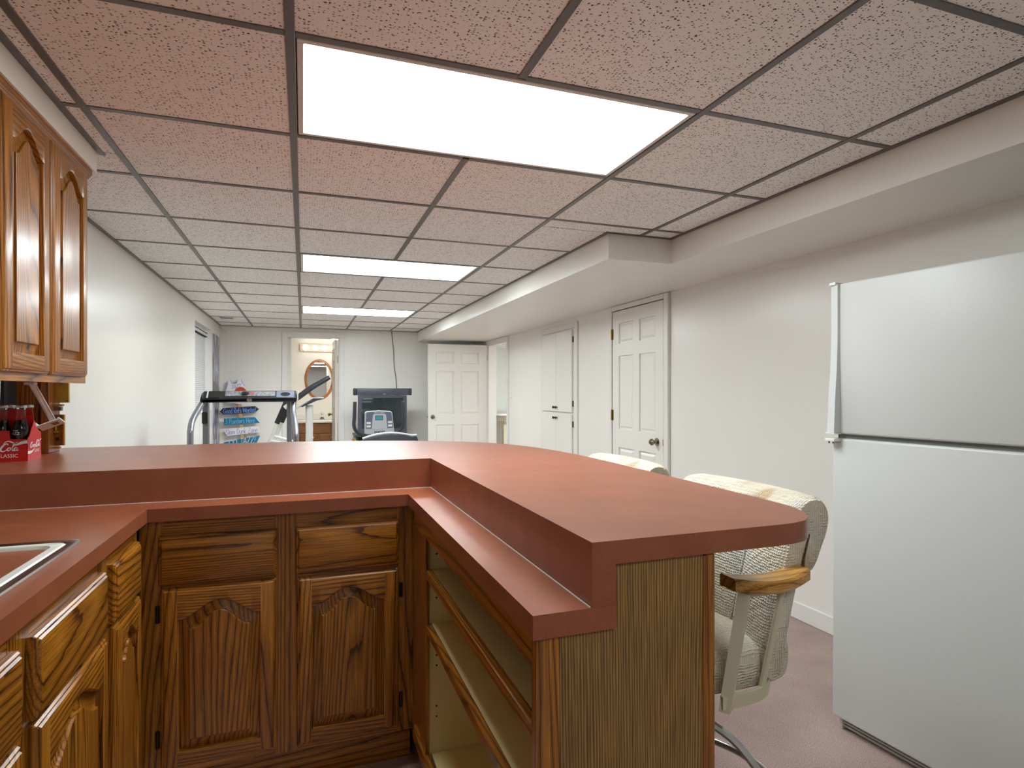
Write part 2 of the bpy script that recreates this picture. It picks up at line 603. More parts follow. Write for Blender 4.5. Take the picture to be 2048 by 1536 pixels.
b.inputs['Specular IOR Level'].default_value = .15
bp = nt.nodes.new('ShaderNodeBump'); bp.inputs['Strength'].default_value = .9; bp.inputs['Distance'].default_value = .004
nt.links.new(k, bp.inputs['Height']); nt.links.new(bp.outputs[0], b.inputs['Normal'])

# photo poster: plain blotches of colour
m, nt, b = newmat('poster_print')
tc = nt.nodes.new('ShaderNodeTexCoord')
mp = nt.nodes.new('ShaderNodeMapping'); mp.inputs['Scale'].default_value = (1, 4.5, 2.2)
nt.links.new(tc.outputs['Object'], mp.inputs[0])
n = nt.nodes.new('ShaderNodeTexNoise'); n.inputs['Scale'].default_value = 1.6; n.inputs['Detail'].default_value = 5
nt.links.new(mp.outputs[0], n.inputs['Vector'])
r = nt.nodes.new('ShaderNodeValToRGB')
r.color_ramp.elements[0].position = .36; r.color_ramp.elements[0].color = srgb(70, 62, 66)
r.color_ramp.elements[1].position = .66; r.color_ramp.elements[1].color = srgb(196, 196, 208)
q = r.color_ramp.elements.new(.46); q.color = srgb(120, 104, 100)
q = r.color_ramp.elements.new(.56); q.color = srgb(150, 150, 180)
nt.links.new(n.outputs['Fac'], r.inputs[0]); nt.links.new(r.outputs[0], b.inputs['Base Color'])
b.inputs['Roughness'].default_value = .25

# ------------------------------------------------------------------ the room
XL, XR, YF, YB, ZC = -1.045, 2.564, 8.68, -2.3, 2.1286
T = .12
ZT = 2.45                        # walls run up past the hung ceiling

struct('floor', MB().box(XL - .3, XR + .3, YB - .3, YF + .1, -.12, 0), 'carpet')

# left wall with the window opening
WY0, WY1, WZ0, WZ1 = 6.775, 7.969, 1.02, 1.985
mb = MB()
mb.box(XL - .28, XL, YB - T, WY0, 0, ZT); mb.box(XL - .28, XL, WY1, YF + T, 0, ZT)
mb.box(XL - .28, XL, WY0, WY1, 0, WZ0); mb.box(XL - .28, XL, WY0, WY1, WZ1, ZT)
struct('wall_left', mb, 'paint')
# far wall with the bathroom doorway
BX0, BX1, BZ = -.209, .486, 2.01
mb = MB()
mb.box(XL, BX0, YF, YF + T, 0, ZT); mb.box(BX1, XR + T, YF, YF + T, 0, ZT); mb.box(BX0, BX1, YF, YF + T, BZ, ZT)
struct('wall_far', mb, 'paint')
# right wall with the doorway to the side room
DY0, DY1, DZ = 7.40, 8.26, 1.925
mb = MB()
mb.box(XR, XR + T, YB - T, DY0, 0, ZT); mb.box(XR, XR + T, DY1, YF, 0, ZT); mb.box(XR, XR + T, DY0, DY1, DZ, ZT)
struct('wall_right', mb, 'paint')
struct('wall_back', MB().box(XL, XR, YB - T, YB, 0, ZT), 'paint')

# boxed-in soffits
SZ = 1.988
mb = MB().prism([(1.60, YF), (1.60, 2.905), (2.01, 2.905), (2.01, YB), (XR, YB), (XR, YF)], 'z', SZ, ZT - .01)
struct('trim_1', mb, 'paint')
struct('trim_2', MB().box(XL, -.715, YB, 2.55, 2.052, ZT - .01), 'paint_warm')

# hung ceiling: backing deck, tees, tiles
deck = struct('ceiling', MB().box(XL - .2, XR + .2, YB - .1, YF + .1, ZT - .005, ZT + .05), 'paint')
GX0, GY0, G = -.0307, 1.5461, .6096
gx = [GX0 + i * G for i in range(-1, 4)]          # main runners
xs = [XL] + gx + [2.01]
ys = [YB] + [GY0 + j * G for j in range(-6, 12)] + [YF]
def right_edge(y): return 1.60 if y > 2.905 else 2.01
LIGHT_ROWS = (-4, 0, 4, 8)
def is_light(i, j):
    return i in (0, 1) and j in LIGHT_ROWS
TT = .012                                         # half width of a tee
zt = ZC
def tee(x0, x1, y0, y1, dz=0.0):
    o = build('ceiling_tee', MB().box(x0, x1, y0, y1, zt - .0015 + dz, zt + .028, .0012), 'tee', deck)
for i, x in enumerate(gx):
    y1 = YF
    if x > 1.6: y1 = 2.905
    y0 = YB
    if i == 2:   # middle runner is broken by the light fixtures
        segs, a = [], YB
        for j in LIGHT_ROWS:
            segs.append((a, GY0 + j * G)); a = GY0 + (j + 1) * G
        segs.append((a, YF))
    else:
        segs = [(y0, y1)]
    for a, b_ in segs:
        tee(x - TT, x + TT, a, b_)
for y in ys[1:-1]:
    xe = right_edge(y)
    xx = [XL if y > 2.55 else -.715] + [x for x in gx if x < xe - .05] + [xe]
    for a, b_ in zip(xx, xx[1:]):
        tee(a + TT, b_ - TT, y - TT, y + TT, .0012)
# wall angle mouldings
AW = .022
tee(XL, XL + AW, 2.55, YF, -.0005); tee(-.715, -.715 + AW, YB, 2.57, -.0005)
tee(XL + AW, 1.60, YF - AW, YF, -.0005); tee(1.60 - AW, 1.60, 2.905, YF - AW, -.0005)
tee(1.60 - AW, 2.01, 2.905 - AW, 2.905, -.0005); tee(2.01 - AW, 2.01, YB, 2.905 - AW, -.0005)
# tiles
tile_meshes = {}
for a, b_ in zip(ys, ys[1:]):
    j = round((a - GY0) / G)
    if a == YB: j = -7
    cols = []
    for x0, x1 in zip(xs, xs[1:]):
        i = round((x0 - GX0) / G) if x0 != XL else -2
        if is_light(i, j):
            continue
        yparts = [(a, b_)]
        if a < 2.905 < b_ and x1 > 1.6:
            yparts = [(a, 2.905), (2.905, b_)]
        if a < 2.55 < b_ and x0 < -.715:
            yparts = [(a, 2.55), (2.55, b_)]
        for ya, yb in yparts:
            xa, xb = x0, x1
            if (ya + yb) / 2 > 2.905: xb = min(xb, 1.6)
            if (ya + yb) / 2 < 2.55: xa = max(xa, -.715)
            if xb - xa < .03 or yb - ya < .01: continue
            g = .004
            w_, h_ = xb - xa - 2 * g, yb - ya - 2 * g
            key = (round(w_, 3), round(h_, 3))
            if key not in tile_meshes:
                q = MB().box(-w_ / 2, w_ / 2, -h_ / 2, h_ / 2, 0, .015)
                me = bpy.data.meshes.new('ceiling_tile')
                q.bm.to_mesh(me); q.bm.free(); me.materials.append(M['ceiling_tile'])
                tile_meshes[key] = me
            o = bpy.data.objects.new('ceiling_tile', tile_meshes[key])
            COL.objects.link(o); o.parent = deck
            o.location = ((xa + xb) / 2, (ya + yb) / 2, zt + .002 + random.uniform(0, .0015))

# fluorescent fixtures
LIGHT_LABELS = {-4: 'fluorescent ceiling panel light over the kitchen floor behind the sink counter',
                0: 'large fluorescent ceiling panel light right above the red bar counter',
                4: 'fluorescent ceiling panel light above the treadmill, second from the bar',
                8: 'fluorescent ceiling panel light nearest the bathroom doorway wall'}
for j in LIGHT_ROWS:
    x0, x1 = gx[1] + TT + .003, gx[3] - TT - .003
    y0, y1 = GY0 + j * G + TT + .003, GY0 + (j + 1) * G - TT - .003
    t = thing('ceiling_light', LIGHT_LABELS[j], 'ceiling light', ((x0 + x1) / 2, (y0 + y1) / 2, zt), 'fluorescent ceiling panels')
    fw = .018
    f = MB()
    f.box(x0, x1, y0, y0 + fw, zt, zt + .03, .002); f.box(x0, x1, y1 - fw, y1, zt, zt + .03, .002)
    f.box(x0, x0 + fw, y0 + fw, y1 - fw, zt, zt + .03, .002); f.box(x1 - fw, x1, y0 + fw, y1 - fw, zt, zt + .03, .002)
    build('frame', f, 'fixture_frame', t)
    build('diffuser', MB().box(x0 + fw, x1 - fw, y0 + fw, y1 - fw, zt + .006, zt + .012), {-4: 'diffuser_kitchen', 4: 'diffuser_mid', 8: 'diffuser_far'}.get(j, 'diffuser'), t)
    build('housing', MB().box(x0, x1, y0, y1, zt + .03, zt + .11), 'fixture_frame', t)

# baseboards
def baseboard(name, x0, x1, y0, y1):
    struct(name, MB().box(x0, x1, y0, y1, 0, .095, .004), 'trim_white')
baseboard('baseboard_right', XR - .014, XR, 1.95, 3.70)
baseboard('baseboard_right', XR - .014, XR, 4.66, 5.25)
baseboard('baseboard_right', XR - .014, XR, 6.24, DY0 - .07)
baseboard('baseboard_far', XL, BX0 - .065, YF - .014, YF)
baseboard('baseboard_far', BX1 + .065, XR, YF - .014, YF)
baseboard('baseboard_left', XL, XL + .014, 2.96, YF - .014)

# ------------------------------------------------------------------ joinery: raised-panel doors and drawer fronts
class Face:
    """maps local (s across, z up, d out) to the room; facing '-y' (toward the camera) or '+x' """
    def __init__(self, facing, base):
        self.f, self.b = facing, base
    def __call__(self, s, z, d):
        if self.f == '-y': return (s, self.b - d, z)
        return (self.b + d, s, z)
    def grain_h(self): return 'oak_x' if self.f == '-y' else 'oak_y'

PROF = [(0.0, .010), (.003, .014), (.006, .0145), (.009, .0185), (.013, .020)]   # ogee edge: (inset, height)
def edge_h(dist):
    if dist >= PROF[-1][0]: return PROF[-1][1]
    for (a, ha), (b_, hb) in zip(PROF, PROF[1:]):
        if dist <= b_:
            return ha + (hb - ha) * (dist - a) / (b_ - a)

def board(fc, s0, s1, z0, z1, edges):
    """flat board with the ogee on the named edges: 'l','r','b','t' """
    ins = [p[0] for p in PROF]
    S = [s0 + i for i in ins] if 'l' in edges else [s0]
    S += [s1 - i for i in reversed(ins)] if 'r' in edges else [s1]
    Z = [z0 + i for i in ins] if 'b' in edges else [z0]
    Z += [z1 - i for i in reversed(ins)] if 't' in edges else [z1]
    def h(s, z):
        d = 9
        if 'l' in edges: d = min(d, s - s0)
        if 'r' in edges: d = min(d, s1 - s)
        if 'b' in edges: d = min(d, z - z0)
        if 't' in edges: d = min(d, z1 - z)
        return edge_h(max(0, d))
    rows = [[fc(s, z, h(s, z)) for s in S] for z in Z]
    mb = MB().grid(rows)
    # sides down to the back
    ring = [(s, Z[0]) for s in S] + [(S[-1], z) for z in Z[1:]] + [(s, Z[-1]) for s in reversed(S[:-1])] + [(S[0], z) for z in reversed(Z[1:-1])]
    mb.grid([[fc(s, z, h(s, z)) for s, z in ring], [fc(s, z, 0) for s, z in ring]], close_u=True)
    bmesh.ops.remove_doubles(mb.bm, verts=mb.bm.verts, dist=1e-6)
    bmesh.ops.recalc_face_normals(mb.bm, faces=mb.bm.faces)
    return mb

def drawer_front(fc, s0, s1, z0, z1, parent):
    return build('drawer', board(fc, s0, s1, z0, z1, 'lrbt'), fc.grain_h(), parent, sharp=25)

def bell(u):
    """cathedral arch: short shoulders, then an ogee up to a round crown"""
    u = min(u, 1 - u) * 2
    e = .06
    if u < e: return 0.0
    t = (u - e) / (1 - e)
    return math.sin(PI / 2 * t) ** 1.75

def arched_door(fc, s0, s1, z0, z1, parent, arch=.05, stile=.043, rail=.048, top=.05, hinge=None, name='door'):
    """raised-panel door with a cathedral top: the door is its panel, with stiles, rails and hinges under it"""
    a0, a1 = s0 + stile, s1 - stile
    zb = z0 + rail
    zs = z1 - top - arch                       # shoulder height of the arch
    N = 32
    def ztop(s, o=0.0):
        u = (s - (a0 + o)) / (a1 - a0 - 2 * o)
        return zs + arch * bell(max(0, min(1, u))) - o
    # raised panel as inset loops: (inset, height)
    loops = [(0.0, .004), (.003, .004), (.006, .0050), (.014, .0062), (.022, .0082), (.029, .0108), (.030, .0112), (.0312, .0165), (.0325, .0172), (.036, .0174)]
    rows = []
    for o, h in loops:
        top_pts = [(a0 + o + (a1 - a0 - 2 * o) * k / N) for k in range(N + 1)]
        lp = [fc(s, ztop(s, o), h) for s in top_pts]
        lp += [fc(a1 - o, zb + o + (ztop(a1 - o, o) - zb - o) * k / 6, h) for k in range(5, 0, -1)]
        lp += [fc(a1 - o - (a1 - a0 - 2 * o) * k / 12, zb + o, h) for k in range(13)]
        lp += [fc(a0 + o, zb + o + (ztop(a0 + o, o) - zb - o) * k / 6, h) for k in range(1, 6)]
        rows.append(lp)
    mb = MB().grid(rows, close_u=True)
    # field of the panel
    o, h = loops[-1]
    tops = [a0 + o + (a1 - a0 - 2 * o) * k / N for k in range(N + 1)]
    mb.grid([[fc(s, ztop(s, o), h) for s in tops], [fc(s, zb + o, h) for s in tops]])
    bmesh.ops.remove_doubles(mb.bm, verts=mb.bm.verts, dist=1e-6)
    bmesh.ops.recalc_face_normals(mb.bm, faces=mb.bm.faces)
    d = build(name, mb, 'oak_z', parent, sharp=24)
    # stiles, with a small inner bead
    for e, q0, q1 in (('lbt', s0, a0), ('rbt', a1, s1)):
        m_ = board(fc, q0, q1, z0, z1, e)
        build('stile', m_, 'oak_z', d, sharp=25)
    build('rail', board(fc, a0, a1, z0, zb, 'b'), fc.grain_h(), d, sharp=25)
    # top rail with the arch cut in it
    ins = [p[0] for p in PROF]
    S = [a0 + (a1 - a0) * k / N for k in range(N + 1)]
    rows = [[fc(s, z1 - i, edge_h(i)) for s in S] for i in ins]
    rows += [[fc(s, ztop(s) + .004, .020) for s in S], [fc(s, ztop(s) + .001, .0185) for s in S], [fc(s, ztop(s), .0165) for s in S],
             [fc(s, ztop(s) - .0005, .004) for s in S]]
    mb = MB().grid([[fc(s, z1, 0) for s in S]] + rows)
    build('rail', mb, fc.grain_h(), d, sharp=28)
    # beads where frame meets panel
    for q, sg in ((a0, 1), (a1, -1)):
        zt_ = ztop(q)
        build('bead', MB().grid([[fc(q, zb, .020), fc(q, zt_, .020)], [fc(q + sg * .003, zb, .018), fc(q + sg * .003, zt_, .018)],
                                 [fc(q + sg * .0045, zb, .004), fc(q + sg * .0045, zt_, .004)]]), 'oak_z', d)
    if hinge:
        for zh in (z0 + .085, z1 - .075):
            s = s0 - .010 if hinge == 'l' else s1 + .010
            p0 = fc(s - .006, zh - .025, .0); p1 = fc(s + .006, zh + .025, .004)
            hb = MB().box(p0[0], p1[0], p0[1], p1[1], p0[2], p1[2], .001)
            c = fc(s, zh, .006)
            hb.tube([fc(s, zh - .024, .006), fc(s, zh + .024, .006)], .0035, 8)
            build('hinge', hb, 'dark_metal' if fc.f == '-y' else 'brass', d)
    return d

# ------------------------------------------------------------------ base cabinets
ZB = .131                # underside of the face frames
ZK = .875                # top of the cabinets
# cabinet facing the camera: two drawers over two arched doors
FY = 1.955
cab = thing('base_cabinet', 'dark oak base cabinet with two drawers over two arched doors in the corner', 'cabinet', (-.05, FY + .05, 0))
mb = MB()
mb.box(-.43, .325, FY + .02, 2.05, ZB, ZK)
build('carcass', mb, 'oak_z', cab)
for x0, x1 in ((-.445, -.385), (-.083, -.014), (.290, .345)):
    build('frame_stile', MB().box(x0, x1, FY, FY + .02, ZB, ZK - .001), 'oak_z', cab)
for z0, z1 in ((.822, ZK - .001), (.668, .692), (ZB, .165)):
    for x0, x1 in ((-.385, -.083), (-.014, .290)):
        build('frame_rail', MB().box(x0, x1, FY + .0006, FY + .02, z0, z1), 'oak_x', cab)
build('toe_kick', MB().box(-.445, .345, FY + .065, FY + .08, 0, ZB), 'oak_x', cab)
fc = Face('-y', FY)
drawer_front(fc, -.394, -.076, .686, .828, cab)
drawer_front(fc, -.021, .296, .683, .827, cab)
arched_door(fc, -.388, -.078, .153, .677, cab, arch=.050, top=.043, hinge='l')
arched_door(fc, -.018, .294, .150, .672, cab, arch=.050, top=.043, hinge='r')

# run of cabinets under the sink counter, facing +x
FX = -.445
fcx = Face('+x', FX)
runs = [((1.648, 1.93), (1.668, 1.905), 'narrow oak base cabinet with one drawer and one door next to the corner'),
        ((1.195, 1.648), (1.222, 1.608), 'oak sink cabinet with a wide false drawer front and door under the sink'),
        ((.760, 1.195), (.782, 1.166), 'oak base cabinet with a drawer and door on the near side of the sink cabinet'),
        ((.30, .760), (.325, .735), 'oak base cabinet with a drawer and door at the end of the sink counter')]
for n_, ((y0, y1), (a, b_), lab) in enumerate(runs):
    c = thing('base_cabinet', lab, 'cabinet', (FX - .2, (y0 + y1) / 2, 0))
    build('carcass', MB().box(XL + .003, FX - .02, y0 + .001, y1 - .001, .1, ZK - .06 if n_ else ZK), 'oak_z', c)
    for q0, q1 in ((y0 + .0005, a + .012), (b_ - .012, y1 - .0005)):
        build('frame_stile', MB().box(FX - .02, FX, q0, q1, ZB, ZK - .001), 'oak_z', c)
    for z0, z1 in ((.818, ZK - .001), (.668, .692), (ZB, .165)):
        build('frame_rail', MB().box(FX - .02, FX - .0006, a + .012, b_ - .012, z0, z1), 'oak_y', c)
    build('toe_kick', MB().box(FX - .08, FX - .065, y0 + .0005, y1 - .0005, 0, ZB), 'oak_y', c)
    drawer_front(fcx, a, b_, .686, .830, c)
    arched_door(fcx, a, b_, .152, .677, c, arch=.05 if n_ else .04, top=.043)

# peninsula: open shelves, cream inside
PX0, PX1, PY0, PY1 = .345, .655, .829, 1.93
sh = thing('shelf_cabinet', 'open peninsula shelf cabinet with cream interior under the bar end', 'cabinet', (.5, 1.4, 0))
build('end_panel', MB().prism([(.3725, 0), (.636, 0), (.636, .976), (.4668, .976), (.4668, .8745), (.3725, .8745)], 'y', PY0, PY0 + .016), 'panel_laminate', sh)
build('end_stile', MB().box(.333, .3535, PY0 - .001, PY0 + .018, 0, .8745), 'red_stile', sh)
build('end_stile', MB().box(.3538, .3722, PY0, PY0 + .016, 0, .8745), 'oak_z', sh)
build('corner_strip', MB().box(.636, .659, PY0 - .005, PY0 + .018, 0, .976, .003), 'red_stile', sh)
build('back_panel', MB().box(.636, .655, PY0 + .018, 2.60, 0, .976), 'panel_laminate', sh)
build('side_liner', MB().box(PX0 + .002, .62, 1.715, 1.73, ZB, ZK - .002), 'cream_melamine', sh)
build('side_liner', MB().box(PX0 + .002, .62, PY0 + .02, PY0 + .034, ZB, ZK - .002), 'cream_melamine', sh)
build('back_liner', MB().box(.62, .635, PY0 + .02, 1.73, ZB, ZK - .002), 'cream_melamine', sh)
build('fascia', MB().box(.333, PX0 + .005, PY0 + .018, 1.875, .826, ZK - .002), 'oak_y', sh)
build('face_stile', MB().box(.337, PX0 + .004, 1.706, 1.79, ZB, .826), 'oak_z', sh)
build('face_stile', MB().box(.342, PX0 + .010, 1.79, 1.94, ZB, .826), 'oak_z', sh)
build('bottom_rail', MB().box(.329, PX0 + .003, PY0 + .018, 1.875, .146, .187, .002), 'oak_y', sh)
build('toe_kick', MB().box(.40, .415, PY0 + .018, 1.93, 0, .146), 'oak_y', sh)
for z, d_ in ((.725, .0), (.566, .0), (.183, .008)):
    s_ = build('shelf', MB().box(PX0 + .012, .619, PY0 + .035, 1.714, z - .02, z), 'cream_melamine', sh)
    if d_ == 0:
        build('nosing', MB().box(PX0 - .006, PX0 + .0115, PY0 + .036, 1.755, z - .024, z + .001, .002), 'oak_y', s_)
for z in (.808, .770, .640, .50, .47, .44, .32, .29):
    build('peg_hole', MB().tube([(.372, 1.7142, z), (.372, 1.7152, z)], .0028, 8), 'hole_dark', sh)
# knee wall that carries the far leg of the bar
kw = build('bar_front_panel', MB().box(XL + .003, .6355, 2.585, 2.60, 0, .9765), 'panel_laminate', origin=(-.2, 2.59, 0))
tag(kw, 'wood-grain panel below the bar top on the exercise room side', 'panel')

# ------------------------------------------------------------------ countertops
CZ0, CZ1 = .8752, .9127
CF = -.42                # front edge of the sink counter
ctop = thing('countertop', 'low red-brown laminate countertop running round three sides of the kitchen', 'countertop', (-.4, 1.6, CZ0))
SX0, SX1, SY0, SY1 = -.90, -.469, 1.02, 1.584      # sink cut-out
mb = MB()
mb.prism([(XL + .003, SY1 - .012), (CF, SY1 - .012), (CF, 1.93), (.325, 1.93), (.325, .822), (.4665, .822), (.4665, 2.0485), (XL + .003, 2.0485)], 'z', CZ0, CZ1)
mb.box(SX1 - .012, CF, SY0 + .012, SY1 - .012, CZ0, CZ1)
mb.box(XL + .003, SX0 + .012, SY0 + .012, SY1 - .012, CZ0, CZ1)
mb.box(XL + .003, CF, .29, SY0 + .012, CZ0, CZ1)
bmesh.ops.remove_doubles(mb.bm, verts=mb.bm.verts, dist=1e-5)
build('top', mb, 'laminate', ctop)
# dark caulk lines at the foot of the riser
sm = MB()
sm.box(XL + .004, .421, 2.0465, 2.0485, CZ1, CZ1 + .0015); sm.box(.4205, .4225, .824, 2.0465, CZ1, CZ1 + .0015)
build('caulk', sm, 'trim_white', ctop)

BZ0, BZ1 = .977, 1.0144
bar = thing('bar_counter', 'raised red-brown laminate bar top with rounded corners wrapping the kitchen', 'bar counter', (.3, 2.3, CZ0))
edge = [(.79, .822), (.827, .8245), (.863, .834), (.890, .852), (.914, .880), (.931, .912), (.943, .949), (.949, 1.0), (.952, 1.07),
        (.956, 1.2), (.960, 1.4), (.965, 1.65), (.9675, 1.82), (.966, 1.93), (.962, 2.02), (.953, 2.11), (.941, 2.20), (.924, 2.29),
        (.902, 2.375), (.874, 2.452), (.839, 2.524), (.799, 2.586), (.752, 2.64), (.704, 2.684), (.652, 2.722), (.60, 2.754), (.54, 2.787),
        (.47, 2.818), (.39, 2.848), (.30, 2.876), (.20, 2.902), (.10, 2.922), (0, 2.934), (-.12, 2.94)]
out = [(XL + .003, 2.05), (.424, 2.05), (.424, .822)] + edge + [(XL + .003, 2.94)]
build('slab', MB().prism(out, 'z', BZ0, BZ1), 'laminate', bar, sharp=40)
# riser down to the low counter, flush with the slab edge
ri = MB()
ri.prism([(XL + .003, 2.05), (.424, 2.05), (.424, .822), (.466, .822), (.466, 2.09), (XL + .003, 2.09)], 'z', CZ1 + .0003, BZ0)
build('riser', ri, 'laminate', bar)
# brackets under the stool overhang
for y in (1.12, 1.85, 2.3):
    build('bracket', MB().prism([(.656, .86), (.656, .9765), (.86, .9765)], 'y', y, y + .03), 'oak_z', bar)

# sink with steel rim, porcelain ledge and a laminate cover board
sk = thing('sink', 'white porcelain sink with steel rim and red laminate cover set in the counter', 'sink', ((SX0 + SX1) / 2, (SY0 + SY1) / 2, CZ0))
def rrect(x0, x1, y0, y1, r, n=6):
    P = []
    for cx_, cy_, a0 in ((x1 - r, y1 - r, 0), (x0 + r, y1 - r, PI / 2), (x0 + r, y0 + r, PI), (x1 - r, y0 + r, 1.5 * PI)):
        for k in range(n + 1):
            a = a0 + PI / 2 * k / n
            P.append((cx_ + r * math.cos(a), cy_ + r * math.sin(a)))
    return P
def ring_loop(ins, z, r):
    return [(x, y, z) for x, y in rrect(SX0 + ins, SX1 - ins, SY0 + ins, SY1 - ins, r)]
build('rim', MB().grid([ring_loop(0, CZ1 + .0004, .02), ring_loop(.002, CZ1 + .004, .02), ring_loop(.018, CZ1 + .0035, .02), ring_loop(.022, CZ1 + .001, .02)], close_u=True), 'steel', sk)
build('basin', MB().grid([ring_loop(.022, CZ1 + .001, .02), ring_loop(.025, CZ1 + .0035, .02), ring_loop(.041, CZ1 + .003, .03), ring_loop(.047, CZ1 - .006, .03), ring_loop(.052, CZ1 - .06, .03), ring_loop(.2, CZ1 - .062, .01)], close_u=True), 'porcelain', sk)
build('cover_board', MB().prism(rrect(SX0 + .046, SX1 - .046, SY0 + .046, SY1 - .046, .03), 'z', CZ1 - .02, CZ1 - .004), 'laminate', sk)

# ------------------------------------------------------------------ wall cabinets
UX = -.74
ub, ut = 1.2785, 2.03
uc = thing('wall_cabinet', 'oak wall cabinet with tall arched doors hung under the soffit', 'cabinet', (-.9, 1.9, ub))
UE = 2.513
build('carcass', MB().box(XL + .003, UX - .02, .92, UE - .004, ub + .02, ut), 'oak_z', uc)
fcu = Face('+x', UX)
doors = [(2.172, 2.479), (1.850, 2.150), (1.500, 1.790), (1.180, 1.478)]
for y0, y1 in ((2.44, UE), (2.11, 2.21), (1.752, 1.888), (1.44, 1.54), (.92, 1.22)):
    build('frame_stile', MB().box(UX - .02, UX, y0, y1, ub + .028, ut), 'oak_z', uc)
build('bottom_rail', MB().box(UX - .02, UX + .0006, .92, UE, ub, ub + .03), 'oak_y', uc)
build('bottom_panel', MB().box(XL + .003, UX - .02, .92, UE, ub + .01, ub + .02), 'oak_y', uc)
build('crown', MB().prism([(UX - .02, 2.02), (UX + .006, 2.02), (UX + .018, 2.035), (UX + .018, 2.052), (UX - .02, 2.052)], 'y', .92, UE + .012), 'oak_y', uc)
for k, (y0, y1) in enumerate(doors):
    arched_door(fcu, y0, y1, 1.3015, 2.022, uc, arch=.055, stile=.048, rail=.052, top=.045, hinge='l' if k in (1, 3) else None)

# ------------------------------------------------------------------ refrigerator
FA = math.atan2(.047, .59)                      # it stands slightly skew to the wall
fr_o = Vector((1.849, 1.66, 0))
fr = thing('refrigerator', 'white two-door refrigerator standing against the right wall', 'refrigerator', tuple(fr_o))
def fbox(name, s0, s1, d0, d1, z0, z1, mat, parent, bev=.0, seg=2):
    """s along the front from the far edge, d depth behind the door face"""
    mb = MB().box(d0, d1, -s1, -s0, z0, z1, bev, seg)
    mb.xform(Matrix.Translation(fr_o) @ Matrix.Rotation(FA, 4, 'Z'))
    return build(name, mb, mat, parent)
FW = .76
body = fbox('body', .004, FW - .004, .07, .64, .03, 1.64, 'fridge_white', fr, .004)
fbox('gasket', .012, FW - .012, .058, .072, .06, 1.63, 'fridge_grey', fr)
fd = fbox('freezer_door', 0, FW, 0, .058, 1.094, 1.645, 'fridge_white', fr, .008, 3)
ld = fbox('fridge_door', 0, FW, 0, .058, .052, 1.078, 'fridge_white', fr, .008, 3)
fbox('divider', .01, FW - .01, .02, .075, 1.076, 1.096, 'fridge_grey', fr)
# long freezer handle: slim above, flaring out towards the bottom
mb = MB()
H = [(1.642, .006, .030), (1.45, .006, .030), (1.34, .010, .030), (1.22, .021, .031), (1.10, .028, .032)]
rows = []
for z, out_, wd in H:
    rows.append([(-out_ - .004, -wd, z), (-out_, -.001, z), (.004, .0015, z), (.004, -wd - .004, z)])
mb.grid(rows, close_u=True, caps=True)
mb.xform(Matrix.Translation(fr_o) @ Matrix.Rotation(FA, 4, 'Z'))
h_ = build('handle', mb, 'fridge_handle', fd)
fbox('handle_cap', -.002, .036, -.036, .004, 1.094, 1.099, 'white_plastic', fd, .001)
fbox('hinge_cap', -.001, .024, -.014, .03, 1.640, 1.650, 'white_plastic', fd, .001)
fbox('handle_stub', -.002, .036, -.036, .004, 1.068, 1.078, 'white_plastic', ld, .001)
for s in (.006, .022):
    fbox('screw', s, s + .004, -.028, -.024, 1.060, 1.068, 'nickel', ld)
g = fbox('toe_grille', .01, FW - .01, .05, .075, .0, .05, 'fridge_white', fr)
for z in (.010, .022, .034):
    fbox('slat', .02, FW - .02, .038, .052, z, z + .006, 'fridge_white', g, .001)
fbox('side_cap', .004, .020, .03, .05, .0, .05, 'fridge_white', g, .002)

# ------------------------------------------------------------------ bar stools (seat faces -x, local origin on the floor)
def superellipse(n, a, b_, e):
    out_ = []
    for k in range(n):
        t = 2 * PI * k / n
        c, s = math.cos(t), math.sin(t)
        out_.append((a * math.copysign(abs(c) ** (2 / e), c), b_ * math.copysign(abs(s) ** (2 / e), s)))
    return out_

